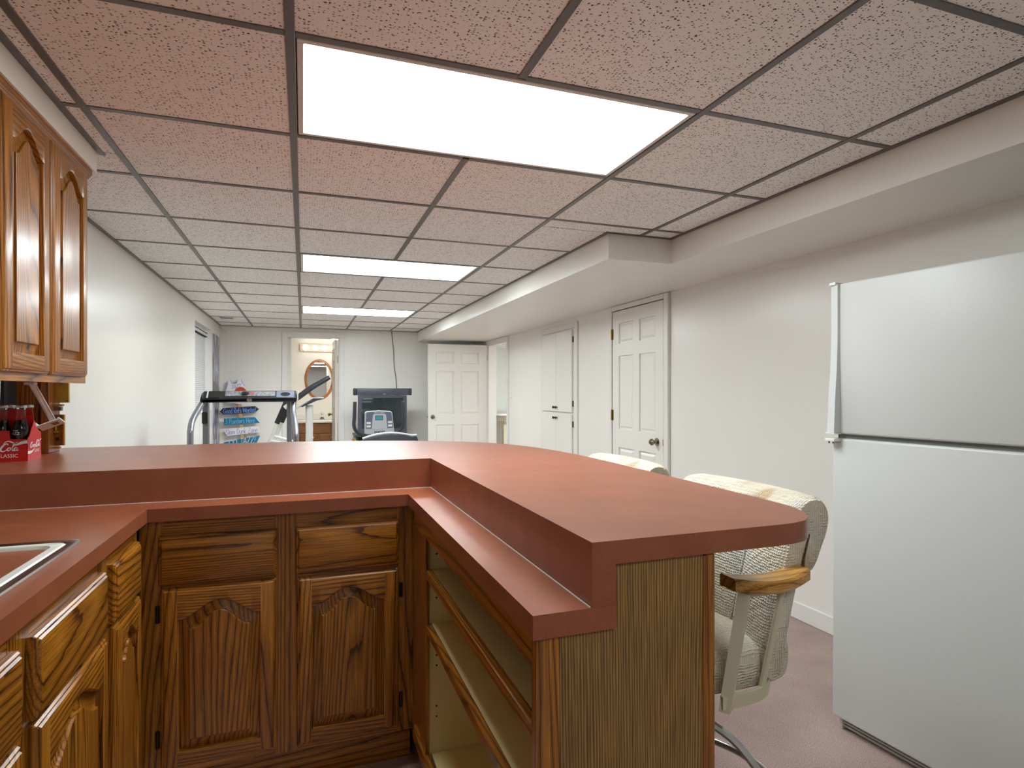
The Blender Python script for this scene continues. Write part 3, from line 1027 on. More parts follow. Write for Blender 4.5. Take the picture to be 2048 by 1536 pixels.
def make_stool(loc, label):
    ox, oy = loc
    t = thing('bar_stool', label, 'bar stool', (ox, oy, 0), 'upholstered bar stools behind the bar')
    # seat cushion: pillow built from rings
    def ring(sc, z):
        return [(ox - .005 + x * sc, oy + y * sc, z) for x, y in superellipse(40, .225, .225, 3.2)]
    rows = [ring(.90, .556), ring(.985, .562), ring(1.0, .585), ring(1.0, .615), ring(.985, .635), ring(.94, .648), ring(.8, .655), ring(.5, .660), ring(.15, .661)]
    build('seat', MB().grid(rows, close_u=True, caps=True), 'upholstery', t, sharp=60)
    # backrest: closed section in x/z swept across y, the top rolled over the back
    sec = [(.085, .585), (.088, .63), (.100, .70), (.118, .77), (.136, .84), (.150, .895), (.166, .935), (.195, .962), (.232, .968), (.262, .952),
           (.277, .92), (.272, .885), (.258, .85), (.243, .818), (.226, .800), (.205, .803), (.200, .825), (.208, .86), (.212, .885), (.204, .88),
           (.192, .84), (.178, .78), (.163, .71), (.150, .64), (.140, .585), (.112, .570)]
    sec = [(x + .018 * max(0, min(1, (z - .6) / .3)), z + .026 * max(0, min(1, (z - .6) / .25))) for x, z in sec]
    sec = [(p.x, p.y) for p in smooth_path([(x, z, 0) for x, z in sec] + [(sec[0][0], sec[0][1], 0)], 3)][:-1]
    cx_ = sum(p[0] for p in sec) / len(sec); cz_ = sum(p[1] for p in sec) / len(sec)
    rows = []
    NY = 36
    for k in range(NY + 1):
        u = -1 + 2 * k / NY
        y = oy + .235 * u
        e = max(0.0, (abs(u) - .90) / .10)
        puff = .012 * abs(math.sin(1.5 * PI * (u + 1) * 1.0)) ** .6 if abs(u) < .98 else 0
        lat = -.035 * u * u                                  # ends curve forward
        r_ = []
        for (x, z) in sec:
            zz = z
            front = x < .0 + .095 + (z - .585) * .27        # front face bulges between the seams
            wing = .0
            if z > .80 and abs(u) > .86: wing = 0
            xx = x - (puff if front else 0) + lat
            # close the ends a little
            sh_ = 1 - .16 * e * e
            mx_, mz_ = .105 + (z - .585) * .30 + lat, z
            xx = mx_ + (xx - mx_) * sh_
            zz = cz_ + (z - cz_) * (1 - .035 * e)
            r_.append((ox + xx, y, zz))
        rows.append(r_)
    build('backrest', MB().grid(rows, close_u=True, caps=True), 'upholstery', t, sharp=60)
    # seam lines pulled into the cushion
    for yy in (-.078, .078):
        seam = [(ox + .074 + (z - .6) * .28 - .035 * (yy / .235) ** 2, oy + yy, z) for z in (.66, .72, .78, .84, .90)]
        build('seam', MB().tube(seam, .0025, 6), 'upholstery', t)
    # frame rail under the seat: an upright band bent round the back
    path = [(-.085, -.256), (-.04, -.258), (.01, -.254), (.05, -.238), (.09, -.205), (.12, -.15), (.135, -.08), (.138, 0)]
    path = path + [(x, -y) for x, y in reversed(path[:-1])]
    path = [p for p in smooth_path([(x, y, 0) for x, y in path], 4)]
    rows = []
    for k, p in enumerate(path):
        tg = (path[min(k + 1, len(path) - 1)] - path[max(k - 1, 0)]).normalized()
        nx, ny = tg.y * .005, -tg.x * .005
        rows.append([(ox + p.x + nx, oy + p.y + ny, .548), (ox + p.x + nx, oy + p.y + ny, .577), (ox + p.x - nx, oy + p.y - ny, .577), (ox + p.x - nx, oy + p.y - ny, .548)])
    build('seat_rail', MB().grid(rows, close_u=True, caps=True), 'cream_metal', t)
    build('seat_plate', MB().box(ox - .14, ox + .10, oy - .17, oy + .17, .535, .549, .003), 'cream_metal', t)
    for s in (-1, 1):
        ya = oy + s * .252
        # arm post, rod and strap
        build('arm_post', MB().tube([(ox - .072, ya, .540), (ox - .024, ya + s * .006, .80)], .019, 4, flat=(1, .8)), 'cream_metal', t)
        build('arm_rod', MB().tube([(ox + .033, ya + s * -.006, .565), (ox + .086, ya + s * .004, .80)], .0075, 10), 'cream_metal', t)
        build('arm_strap', MB().tube([(ox - .028, ya + s * .006, .796), (ox + .03, ya + s * .010, .797), (ox + .09, ya + s * .006, .803), (ox + .13, ya - s * .006, .810)], .010, 8, flat=(.9, .8)), 'cream_metal', t)
        # curved wooden arm pad
        inner, outer = [], []
        for k in range(13):
            u = k / 12
            x = ox - .062 + .212 * u
            bow = .022 * math.sin(PI * u)
            inner.append((x, ya + s * (-.030 + bow * .4)))
            outer.append((x, ya + s * (.022 + bow)))
        zt_ = [.838 - .009 * math.sin(PI * k / 12) + .001 * (k / 12) for k in range(13)]
        rows = []
        for k in range(13):
            (x, yi), (_, yo) = inner[k], outer[k]
            z = zt_[k]
            rows.append([(x, yi, z - .028), (x, yi, z - .004), (x, yi + s * .004, z), (x, yo - s * .006, z), (x, yo, z - .006), (x, yo, z - .024), (x, yo - s * .004, z - .028)])
        build('arm_pad', MB().grid(rows, close_u=True, caps=True), 'arm_wood', t, sharp=30)
    # pedestal
    build('swivel', MB().lathe([(.075, .50), (.085, .512), (.085, .534)], (ox, oy, 0), n=20), 'dark_metal', t)
    build('column', MB().lathe([(.030, .10), (.030, .50)], (ox, oy, 0), n=16), 'chrome', t)
    for k in range(4):
        a = PI / 4 + k * PI / 2
        c, s = math.cos(a), math.sin(a)
        p = smooth_path([(ox + .03 * c, oy + .03 * s, .40), (ox + .14 * c, oy + .14 * s, .34), (ox + .235 * c, oy + .235 * s, .20), (ox + .27 * c, oy + .27 * s, .010)], 5)
        build('leg', MB().tube(p, .011, 8), 'chrome', t)
    ringp = [(ox + .25 * math.cos(2 * PI * k / 48), oy + .25 * math.sin(2 * PI * k / 48), .20) for k in range(48)]
    mb = MB()
    rows = []
    for k in range(48):
        a = 2 * PI * k / 48
        rows.append([(ox + (.25 + .0105 * math.cos(b2)) * math.cos(a), oy + (.25 + .0105 * math.cos(b2)) * math.sin(a), .20 + .0105 * math.sin(b2)) for b2 in [2 * PI * q / 10 for q in range(10)]])
    mb.grid(rows, close_u=True, close_v=True)
    build('foot_ring', mb, 'chrome', t, sharp=80)
    return t

stool = make_stool((.955, 1.325), 'cream woven swivel bar stool with wooden arms beside the rounded bar end')
copy_tree(stool, (.955, 1.985, 0), 'cream woven swivel bar stool further along the bar, nearest the white panel door')

# ------------------------------------------------------------------ six-panel doors
def six_panel(parent, name, s0, s1, z0, z1, to3, thick, mat='door_white'):
    """to3(s, d, z): d = distance out of the front face; the panels are sunk moulded fields"""
    wd = s1 - s0
    mb = MB()
    st = wd * .135
    mid = wd * .12
    pw = (wd - 2 * st - mid) / 2
    cols = [(s0 + st, s0 + st + pw), (s1 - st - pw, s1 - st)]
    hh = z1 - z0
    rows = [(z0 + hh * .10, z0 + hh * .395), (z0 + hh * .475, z0 + hh * .80), (z0 + hh * .855, z0 + hh * .945)]
    S = sorted({s0, s1, *[v for c in cols for v in c]})
    Z = sorted({z0, z1, *[v for r_ in rows for v in r_]})
    front = []
    for zi in range(len(Z) - 1):
        for si in range(len(S) - 1):
            q = (S[si], S[si + 1], Z[zi], Z[zi + 1])
            hole = any(abs(q[0] - c[0]) < 1e-6 for c in cols) and any(abs(q[2] - r_[0]) < 1e-6 for r_ in rows)
            if not hole:
                mb.quad(*[to3(s, 0, z) for s, z in ((q[0], q[2]), (q[1], q[2]), (q[1], q[3]), (q[0], q[3]))])
    # edges and back
    for a, b_ in (((s0, z0), (s1, z0)), ((s1, z0), (s1, z1)), ((s1, z1), (s0, z1)), ((s0, z1), (s0, z0))):
        mb.quad(to3(a[0], 0, a[1]), to3(b_[0], 0, b_[1]), to3(b_[0], -thick, b_[1]), to3(a[0], -thick, a[1]))
    mb.quad(*[to3(s, -thick, z) for s, z in ((s0, z0), (s0, z1), (s1, z1), (s1, z0))])
    bmesh.ops.remove_doubles(mb.bm, verts=mb.bm.verts, dist=1e-6)
    d = build(name, mb, mat, parent)
    for c in cols:
        for r_ in rows:
            pm = MB()
            lp = []
            for o, h in ((0, 0), (.002, -.012), (.009, -.014), (.030, -.004), (.032, -.004)):
                lp.append([to3(s, h, z) for s, z in ((c[0] + o, r_[0] + o), (c[1] - o, r_[0] + o), (c[1] - o, r_[1] - o), (c[0] + o, r_[1] - o))])
            pm.grid(lp, close_u=True)
            pm.quad(*lp[-1])
            build('panel', pm, mat, d if parent else d, sharp=20)
    return d

def knob(parent, c, direction, mat='nickel', r=.026):
    prof = [(.030, 0), (.030, .004), (.012, .008), (.010, .026), (.018, .032), (r, .044), (r, .052), (.018, .062), (.0, .065)]
    ax, sg = direction
    mb = MB().lathe([(a, h * sg) for a, h in prof], c, ax, 18)
    return build('knob', mb, mat, parent)

# closed door in the right wall (door leaf proud of the wall line, casing around it)
dr = struct('door_1', MB().box(XR - .006, XR - .0005, 3.772, 4.552, .01, 1.944), 'gap_dark')
leaf = six_panel(dr, 'door_leaf', 3.781, 4.545, .012, 1.938, lambda s, d, z: (XR - .018 - d, s, z), .0115)
knob(leaf, (XR - .018, 3.862, .865), ('x', -1))
build('latch_plate', MB().box(XR - .0195, XR - .018, 3.7815, 3.786, .84, .89), 'nickel', leaf)
for z in (.25, 1.0, 1.70):
    build('hinge', MB().tube([(XR - .026, 4.551, z), (XR - .026, 4.551, z + .09)], .006, 8).box(XR - .020, XR - .017, 4.530, 4.551, z, z + .09), 'brass_old', leaf)
tr = MB()
tr.box(XR - .026, XR, 3.715, 3.770, 0, SZ - .003, .004); tr.box(XR - .026, XR, 4.556, 4.611, 0, SZ - .003, .004); tr.box(XR - .0255, XR, 3.770, 4.556, 1.946, SZ - .003, .004)
struct('trim_3', tr, 'trim_white')

# built-in closet with four flat doors in the right wall
bc = thing('built_in_cabinet', 'white built-in wall cabinet with four flat doors and dark knobs', 'cabinet', (XR - .01, 5.75, 0))
cm = MB()
cm.box(XR - .018, XR - .0005, 5.262, 5.320, 0, 1.945, .003); cm.box(XR - .018, XR - .0005, 6.158, 6.216, 0, 1.945, .003); cm.box(XR - .0175, XR - .0005, 5.320, 6.158, 1.885, 1.945, .003)
build('casing', cm, 'trim_white', bc)
build('face_frame', MB().box(XR - .010, XR - .0005, 5.321, 6.157, 0, 1.884), 'trim_white', bc)
for z0, z1, kz in ((1.036, 1.872, 1.082), (.10, 1.018, .972)):
    for y0, y1, ky in ((5.362, 5.742, 5.712), (5.746, 6.126, 5.776)):
        d = build('door', MB().box(XR - .030, XR - .0105, y0, y1, z0, z1, .004), 'door_white', bc)
        k_ = MB().lathe([(.008, 0), (.006, -.010), (.014, -.018), (.014, -.024), (0, -.028)], (XR - .030, ky, kz), 'x', 12)
        build('knob', k_, 'dark_metal', d)
        yh = y0 - .008 if y0 < 5.5 else y1 + .008
        for z in (z0 + .06, z1 - .13):
            build('hinge', MB().box(XR - .020, XR - .0105, yh - .006, yh + .006, z, z + .06, .001), 'dark_metal', d)

# doorway to the side room, with the open six-panel leaf
tr = MB()
tr.box(XR - .016, XR, DY0 - .055, DY0, 0, SZ - .003, .003); tr.box(XR - .016, XR, DY1, DY1 + .055, 0, SZ - .003, .003); tr.box(XR - .0155, XR, DY0, DY1, DZ, SZ - .003, .003)
tr.box(XR, XR + T, DY0, DY0 + .012, 0, DZ); tr.box(XR, XR + T, DY1 - .012, DY1, 0, DZ); tr.box(XR, XR + T, DY0 + .012, DY1 - .012, DZ - .012, DZ)
struct('trim_4', tr, 'trim_white')
od = struct('door_2', MB().box(2.536, 2.550, 8.279, 8.300, .015, 1.92), 'trim_white')
ang = math.radians(-4)
hx, hy = 2.548, 8.275
def od3(s, d, z):
    # s = 0 at the hinge, running toward -x; front face looks at -y
    c, sn = math.cos(ang), math.sin(ang)
    return (hx - s * c - d * sn, hy - s * sn - d * c + 0, z)
leaf2 = six_panel(od, 'door_leaf', .004, .865, .012, 1.93, od3, .034)
kp = od3(.80, 0, .885)
knob(leaf2, kp, ('y', -1), r=.024)
knob(leaf2, (kp[0], kp[1] + .036, kp[2]), ('y', 1), r=.024)
build('latch', MB().box(1.676, 1.684, 8.338, 8.348, .872, .898), 'nickel', leaf2)
for z in (.25, 1.70):
    build('hinge', MB().tube([(2.550, 8.268, z), (2.550, 8.268, z + .09)], .006, 8).box(2.550, 2.563, 8.262, 8.270, z, z + .09), 'brass_old', leaf2)

# light switch
sw = thing('light_switch', 'white light switch plate on the wall beside the open doorway', 'switch', (XR, 7.255, 1.164))
build('plate', MB().box(XR - .006, XR, 7.22, 7.29, 1.107, 1.221, .002), 'white_plastic', sw)
build('toggle', MB().box(XR - .014, XR - .0055, 7.251, 7.259, 1.155, 1.172, .001), 'trim_white', sw)

# side room seen through the doorway
mb = MB()
mb.box(XR + T, 5.2, 11.2, 11.3, 0, 2.3); mb.box(5.2, 5.3, 6.2, 11.3, 0, 2.3); mb.box(XR + T, 5.2, 6.1, 6.2, 0, 2.3); mb.box(XR + T - .0, XR + T + .02, YF + .12, 11.2, 0, 2.3)
struct('wall_side_room', mb, 'room_wall')
struct('floor_side_room', MB().box(XR + T, 5.3, 6.1, 11.3, -.1, 0), 'carpet')
sc_ = struct('ceiling_side_room', MB().box(XR + T, 5.3, 6.1, 11.3, 2.12, 2.2), 'room_wall')
for k in range(4):
    for i_ in range(3):
        build('ceiling_tile', MB().box(2.75 + i_ * .61, 2.75 + i_ * .61 + .595, 8.76 + k * .61, 8.76 + k * .61 + .595, 2.108, 2.119), 'room_wall', sc_)
lt = thing('ceiling_light', 'fluorescent ceiling light in the side room beyond the open door', 'ceiling light', (4.2, 8.0, 2.10))
build('housing', MB().box(3.7, 4.92, 7.7, 8.3, 2.08, 2.12), 'fixture_frame', lt)
build('diffuser', MB().box(3.72, 4.90, 7.72, 8.28, 2.07, 2.08), 'diffuser_side', lt)
bd = thing('daybed', 'pale daybed with a white mattress seen through the open doorway', 'bed', (3.9, 10.6, 0))
mb = MB()
rows = []
for o, z in ((.03, .80), (.0, .812), (0, .835), (.02, .845)):
    rows.append([(x, y, z) for x, y in rrect(3.30 + o, 4.5 - o, 10.1 + o, 11.15 - o, .18)])
mb.grid(rows, close_u=True, caps=True)
build('mattress', mb, 'print_white', bd)
build('base', MB().prism(rrect(3.42, 4.45, 10.25, 11.14, .15), 'z', .70, .80), 'tan_cover', bd)
for x, y in ((3.55, 10.4), (4.35, 10.4), (3.55, 11.0), (4.35, 11.0)):
    build('leg', MB().box(x - .03, x + .03, y - .03, y + .03, 0, .70, .004), 'tan_cover', bd)

# ------------------------------------------------------------------ window with blind, poster
w1 = struct('window_1', MB().box(XL - .235, XL - .23, WY0, WY1, WZ0, WZ1), 'window_glass')
fm = MB()
fm.box(XL - .24, XL - .21, WY0, WY0 + .04, WZ0, WZ1); fm.box(XL - .24, XL - .21, WY1 - .04, WY1, WZ0, WZ1)
fm.box(XL - .24, XL - .21, WY0 + .04, WY1 - .04, WZ0, WZ0 + .04); fm.box(XL - .24, XL - .21, WY0 + .04, WY1 - .04, WZ1 - .04, WZ1)
fm.box(XL - .238, XL - .212, (WY0 + WY1) / 2 - .02, (WY0 + WY1) / 2 + .02, WZ0 + .04, WZ1 - .04)
build('window_frame', fm, 'trim_white', w1)
build('window_sill', MB().box(XL - .21, XL + .012, WY0 + .001, WY1 - .001, WZ0 - .001, WZ0 + .012), 'trim_white', w1)
bl = thing('window_blind', 'white mini blind closed in the basement window recess', 'blind', (XL - .12, 7.37, WZ1 - .05))
build('headrail', MB().box(XL - .085, XL - .045, WY0 + .015, WY1 - .045, WZ1 - .075, WZ1 - .042, .003), 'blind_white', bl)
build('headrail_line', MB().box(XL - .0855, XL - .0445, WY0 + .012, WY1 - .043, WZ1 - .040, WZ1 - .034), 'gap_dark', bl)
build('headrail_line', MB().box(XL - .0855, XL - .0445, WY0 + .012, WY1 - .043, WZ1 - .084, WZ1 - .078), 'gap_dark', bl)
slat = None
nsl = 40
for k in range(nsl):
    z = WZ1 - .10 - k * (WZ1 - .10 - WZ0 - .05) / (nsl - 1)
    if slat is None:
        q = MB().grid([[(XL - .073, WY0 + .02, z - .011), (XL - .073, WY1 - .05, z - .011)], [(XL - .066, WY0 + .02, z), (XL - .066, WY1 - .05, z)], [(XL - .069, WY0 + .02, z + .011), (XL - .069, WY1 - .05, z + .011)]])
        slat = build('slat', q, 'blind_white', bl); z_first = z
    else:
        o = slat.copy(); COL.objects.link(o); o.parent = bl; o.location = (0, 0, z - z_first)
build('bottom_rail', MB().box(XL - .078, XL - .058, WY0 + .02, WY1 - .05, WZ0 + .020, WZ0 + .036, .002), 'blind_white', bl)
for y in (WY0 + .15, WY1 - .22):
    build('cord', MB().tube([(XL - .058, y, WZ1 - .08), (XL - .058, y, WZ0 + .03)], .0012, 5), 'blind_white', bl)
ps = build('poster', MB().box(XL + .001, XL + .006, 8.03, 8.60, .55, 1.965), 'poster_print', origin=(XL, 8.3, .55))
tag(ps, 'tall narrow glossy photo poster on the left wall between window and corner', 'poster')

# ceiling air vent
vt = thing('ceiling_vent', 'small white slotted air vent in the ceiling tiles near the window', 'vent', (-.86, 7.72, ZC))
build('vent_frame', MB().box(-.95, -.77, 7.66, 7.80, ZC - .006, ZC + .001, .002), 'trim_white', vt)
for k in range(3):
    build('slot', MB().box(-.93, -.79, 7.685 + k * .035, 7.70 + k * .035, ZC - .0075, ZC - .0055), 'gap_dark', vt)

# ------------------------------------------------------------------ bathroom
tr = MB()
tr.box(BX0 - .065, BX0, YF - .016, YF, 0, BZ + .07, .003); tr.box(BX1, BX1 + .065, YF - .016, YF, 0, BZ + .07, .003); tr.box(BX0, BX1, YF - .0155, YF, BZ, BZ + .07, .003)
tr.box(BX0, BX0 + .012, YF, YF + T, 0, BZ); tr.box(BX1 - .012, BX1, YF, YF + T, 0, BZ); tr.box(BX0 + .012, BX1 - .012, YF, YF + T, BZ - .012, BZ)
struct('trim_5', tr, 'trim_white')
mb = MB()
BYB = 10.6
mb.box(-1.0, 1.4, BYB, BYB + .1, 0, 2.3); mb.box(-1.1, -1.0, YF + T, BYB + .1, 0, 2.3); mb.box(1.4, 1.5, YF + T, BYB + .1, 0, 2.3)
struct('wall_bathroom', mb, 'bath_wall')
struct('floor_bathroom', MB().box(-1.1, 1.5, YF + .1, BYB + .1, -.1, 0), 'stone_floor')
struct('ceiling_bathroom', MB().box(-1.1, 1.5, YF + T, BYB + .1, 2.14, 2.2), 'bath_wall')
# narrow return wall just inside on the left
struct('wall_bathroom_return', MB().box(-1.0, -.155, YF + T + .001, YF + T + .10, 0, 2.14), 'paint')
# open door leaf, seen edge-on
d3 = struct('door_3', MB().box(.470, .476, YF + T - .02, YF + T + .002, .015, BZ - .016), 'trim_white')
l3 = six_panel(d3, 'door_leaf', .0, .66, .012, 1.99, lambda s, d, z: (.432 - d + s * -.02, 8.81 + s, z), .034)
knob(l3, (.420, 9.40, .90), ('x', -1), 'brass_old', r=.028)
build('hinge', MB().tube([(.472, 8.798, 1.66), (.472, 8.798, 1.76)], .007, 8).box(.462, .474, 8.792, 8.797, 1.66, 1.76), 'brass_old', l3)
# vanity
vn = thing('vanity', 'oak bathroom vanity with drawers and a white top below the mirror', 'vanity', (.2, 10.34, 0))
build('cabinet', MB().box(-.60, 1.0, 10.10, BYB - .002, 0, .735), 'vanity_oak', vn)
for x0, x1, z0, z1 in ((-.58, -.10, .575, .725), (-.07, .42, .575, .725), (.45, .98, .575, .725)):
    build('drawer', MB().box(x0, x1, 10.082, 10.0995, z0, z1, .004), 'vanity_oak', vn)
for x0, x1 in ((-.58, -.34), (-.32, -.06), (-.04, .20), (.25, .50), (.53, .98)):
    d = build('door', MB().box(x0, x1, 10.082, 10.0995, .06, .55, .004), 'vanity_oak', vn)
    build('knob', MB().sphere((x1 - .05 if x0 < .3 else x0 + .06, 10.066, .50), .016, 10, 8), 'porcelain', d)
build('top', MB().box(-.62, 1.02, 10.06, BYB - .002, .736, .77, .006, 2), 'porcelain', vn)
build('backsplash', MB().box(-.62, 1.02, BYB - .022, BYB - .0025, .7705, .86, .003), 'porcelain', vn)
fa = thing('faucet', 'chrome bathroom faucet with a clear knob on the white vanity top', 'faucet', (.30, 10.42, .77))
build('base', MB().prism([(.255, .7705), (.345, .7705), (.325, .815), (.275, .815)], 'y', 10.40, 10.45), 'chrome', fa)
build('spout', MB().tube(smooth_path([(.30, 10.425, .81), (.30, 10.40, .85), (.30, 10.33, .855), (.30, 10.29, .83)], 5), .012, 10), 'chrome', fa)
build('handle', MB().sphere((.30, 10.425, .875), .024, 12, 8), 'chrome', fa)
# oval mirror
mr_ = thing('oval_mirror', 'oval wall mirror in a light oak frame above the vanity', 'mirror', (.262, BYB, 1.455))
mc = (.262, BYB, 1.455)
N = 48
def ell(a, b_, y):
    return [(mc[0] + a * math.cos(2 * PI * k / N), BYB - y, mc[2] + b_ * math.sin(2 * PI * k / N)) for k in range(N)]
build('frame', MB().grid([ell(.238, .342, .001), ell(.24, .344, .014), ell(.226, .33, .024), ell(.203, .305, .022), ell(.197, .299, .012)], close_u=True), 'mirror_oak', mr_, sharp=50)
mg = MB(); mg.bm.faces.new([mg.bm.verts.new(p) for p in reversed(ell(.199, .301, .013))])
build('mirror_glass', mg, 'mirror', mr_)
# bulb bar
lb = thing('vanity_light', 'bar of round bulbs on a pale wood strip above the oval mirror', 'wall light', (.28, BYB, 1.985))
wood('pale_wood', 'x', srgb(214, 186, 168), srgb(228, 206, 190), srgb(236, 216, 202), ring=12, rough=.5, coat=0)
build('backplate', MB().box(-.055, .70, BYB - .03, BYB - .001, 1.925, 2.055, .004), 'pale_wood', lb)
for k in range(5):
    x = .035 + k * .157
    bb = build('socket', MB().lathe([(.026, 0), (.026, -.012), (.018, -.014)], (x, BYB - .03, 1.99), 'y', 14), 'chrome', lb)
    build('bulb', MB().sphere((x, BYB - .082, 1.99), .043, 18, 12), 'bulb', bb)
bt = thing('ceiling_light', 'added unseen flush ceiling light brightening the bathroom beyond the doorway', 'ceiling light', (.5, 9.6, 2.14))  # lamp added out of view to brighten the bathroom walls
build('base', MB().lathe([(.17, 2.14), (.17, 2.12), (.16, 2.115)], (.5, 9.6, 0), n=24), 'fixture_frame', bt)
build('diffuser', MB().lathe([(.155, 2.115), (.14, 2.085), (.08, 2.065), (0, 2.06)], (.5, 9.6, 0), n=24), 'diffuser_bath_added', bt)
# framed print that shows up in the mirror, on the bathroom side of the far wall
pf = thing('framed_print', 'small framed print hung inside the bathroom beside the doorway', 'picture', (.95, YF + T, 1.6))
build('frame', MB().box(.75, 1.15, YF + T + .001, YF + T + .02, 1.48, 1.76, .004), 'oak_x', pf)
build('print', MB().box(.785, 1.115, YF + T + .0195, YF + T + .022, 1.515, 1.725), 'picture_mat', pf)

# ------------------------------------------------------------------ hand lettering
GL = {
 'G': (.75, [[(.68, .82), (.45, 1), (.2, .9), (.06, .55), (.12, .18), (.38, 0), (.62, .1), (.68, .42), (.42, .42)]]),
 'o': (.55, [[(.28, .6), (.08, .45), (.06, .2), (.24, 0), (.45, .12), (.48, .4), (.28, .6)]]),
 'd': (.55, [[(.44, .5), (.2, .58), (.05, .3), (.18, 0), (.44, .14)], [(.46, 1), (.46, 0)]]),
 'R': (.6, [[(.08, 0), (.08, 1), (.42, .98), (.5, .75), (.38, .52), (.08, .5), (.52, 0)]]),
 'e': (.52, [[(.06, .3), (.46, .34), (.4, .56), (.2, .6), (.05, .32), (.16, .03), (.44, .1)]]),
 'f': (.42, [[(.42, .92), (.28, 1), (.18, .85), (.16, 0)], [(.02, .55), (.36, .55)]]),
 's': (.45, [[(.4, .52), (.2, .6), (.07, .46), (.36, .25), (.3, .03), (.04, .06)]]),
 'W': (.9, [[(.03, 1), (.2, 0), (.44, .85), (.64, 0), (.86, 1)]]),
 'a': (.55, [[(.44, .5), (.2, .58), (.05, .28), (.18, 0), (.42, .14)], [(.46, .58), (.46, 0)]]),
 'n': (.52, [[(.07, 0), (.07, .58)], [(.07, .4), (.25, .6), (.42, .48), (.44, 0)]]),
 't': (.42, [[(.2, .9), (.2, .1), (.34, 0)], [(.03, .6), (.38, .6)]]),
 '3': (.5, [[(.06, .9), (.3, 1), (.42, .8), (.2, .55), (.44, .3), (.3, 0), (.05, .08)]]),
 'P': (.55, [[(.1, 0), (.1, 1)], [(.1, 1), (.42, .95), (.46, .65), (.1, .5)]]),
 'i': (.2, [[(.1, 0), (.1, .55)], [(.1, .76), (.1, .82)]]),
 'r': (.4, [[(.07, 0), (.07, .58)], [(.07, .38), (.22, .58), (.36, .55)]]),
 'H': (.62, [[(.08, 0), (.08, 1)], [(.52, 0), (.52, 1)], [(.08, .5), (.52, .5)]]),
 'S': (.6, [[(.5, .86), (.28, 1), (.08, .8), (.2, .58), (.46, .4), (.46, .12), (.2, 0), (.04, .12)]]),
 'l': (.2, [[(.1, 1), (.1, 0)]]),
 'm': (.75, [[(.06, 0), (.06, .58)], [(.06, .42), (.2, .6), (.34, .45), (.35, 0)], [(.35, .42), (.5, .6), (.65, .45), (.66, 0)]]),
 'D': (.65, [[(.08, 0), (.08, 1), (.4, .9), (.56, .5), (.4, .08), (.08, 0)]]),
 'u': (.52, [[(.06, .58), (.08, .15), (.25, 0), (.43, .15)], [(.44, .58), (.45, 0)]]),
 'k': (.5, [[(.08, 1), (.08, 0)], [(.42, .58), (.1, .25), (.45, 0)]]),
 'Z': (.65, [[(.06, 1), (.58, 1), (.05, 0), (.6, 0)]]),
 'O': (.75, [[(.36, 1), (.08, .75), (.06, .25), (.34, 0), (.64, .25), (.64, .75), (.36, 1)]]),
 'J': (.6, [[(.1, .98), (.6, 1)], [(.4, 1), (.38, .2), (.24, 0), (.06, .16)]]),
 'A': (.65, [[(.03, 0), (.32, 1), (.6, 0)], [(.13, .38), (.5, .38)]]),
 '!': (.25, [[(.14, 1), (.12, .3)], [(.11, .04), (.11, .09)]]),
 ' ': (.4, []),
}
def lettering(s, cx_, cz_, width, height, slope, yface, parent, mat, pen):
    """hand-drawn words on a board that faces -y; one mesh per line of writing"""
    total = sum(GL[c][0] for c in s)
    k = width / total
    mb = MB()
    x = -width / 2
    for c in s:
        wd, strokes = GL[c]
        for st in strokes:
            pts = smooth_path([(p[0], p[1], 0) for p in st], 3) if len(st) > 2 else [Vector((p[0], p[1], 0)) for p in st]
            ribbon(mb, [((x + p.x * k), (p.y - .5) * height) for p in pts], pen,
                   lambda a, b_: (cx_ + a, yface, cz_ + b_ + a * slope))
        x += wd * k
    return build('lettering', mb, mat, parent)

# ------------------------------------------------------------------ home-made basketball sign by the far wall
YS = 8.60
sg = thing('yard_sign', 'home-made basketball sign of painted arrow boards on a wooden stake', 'sign', (-.78, YS, 0))
build('stake', MB().prism([(-.823, 1.15), (-.783, 1.15), (-.70, .0), (-.74, .0)], 'y', YS + .012, YS + .03), 'stake_pine', sg)
def sboard(poly, mat, y0=YS - .003, y1=YS + .011):
    return build('arrow_board', MB().prism(poly, 'y', y0, y1, .0015), mat, sg)
b1 = sboard([(-1.036, .989), (-.995, 1.032), (-.608, 1.052), (-.56, 1.01), (-.608, .967), (-.995, .945)], 'board_plum')
lettering('Good Refs Wanted', -.797, .998, .395, .066, .045, YS - .004, b1, 'print_cyan', .006)
b2 = sboard([(-.987, .892), (-.61, .904), (-.548, .824), (-.987, .806)], 'board_teal')
lettering('3 Pointers Here', -.79, .858, .36, .066, .03, YS - .004, b2, 'print_pale', .0045)
b3 = sboard([(-.995, .753), (-.574, .785), (-.534, .704), (-.948, .658)], 'board_white')
lettering('Slam Dunk Zone', -.77, .722, .385, .066, .075, YS - .004, b3, 'print_blue', .0045)
b4 = sboard([(-.987, .577), (-.546, .656), (-.594, .546), (-.981, .479)], 'board_teal')
lettering('GO JAZZ!', -.765, .583, .33, .085, .17, YS - .004, b4, 'print_white', .006)
jersey = [(-.937, 1.392), (-.905, 1.398), (-.891, 1.36), (-.858, 1.352), (-.833, 1.365), (-.822, 1.414), (-.775, 1.414), (-.761, 1.365), (-.731, 1.326),
          (-.728, 1.268), (-.736, 1.095), (-.80, 1.082), (-.86, 1.096), (-.94, 1.09), (-.962, 1.153), (-.962, 1.274), (-.943, 1.328)]
jb = build('jersey_board', MB().prism(jersey, 'y', YS - .003, YS + .011, .0015), 'board_white', sg)
lettering('JAZZ', -.838, 1.315, .115, .05, .13, YS - .004, jb, 'print_blue', .0045)
ol = MB()
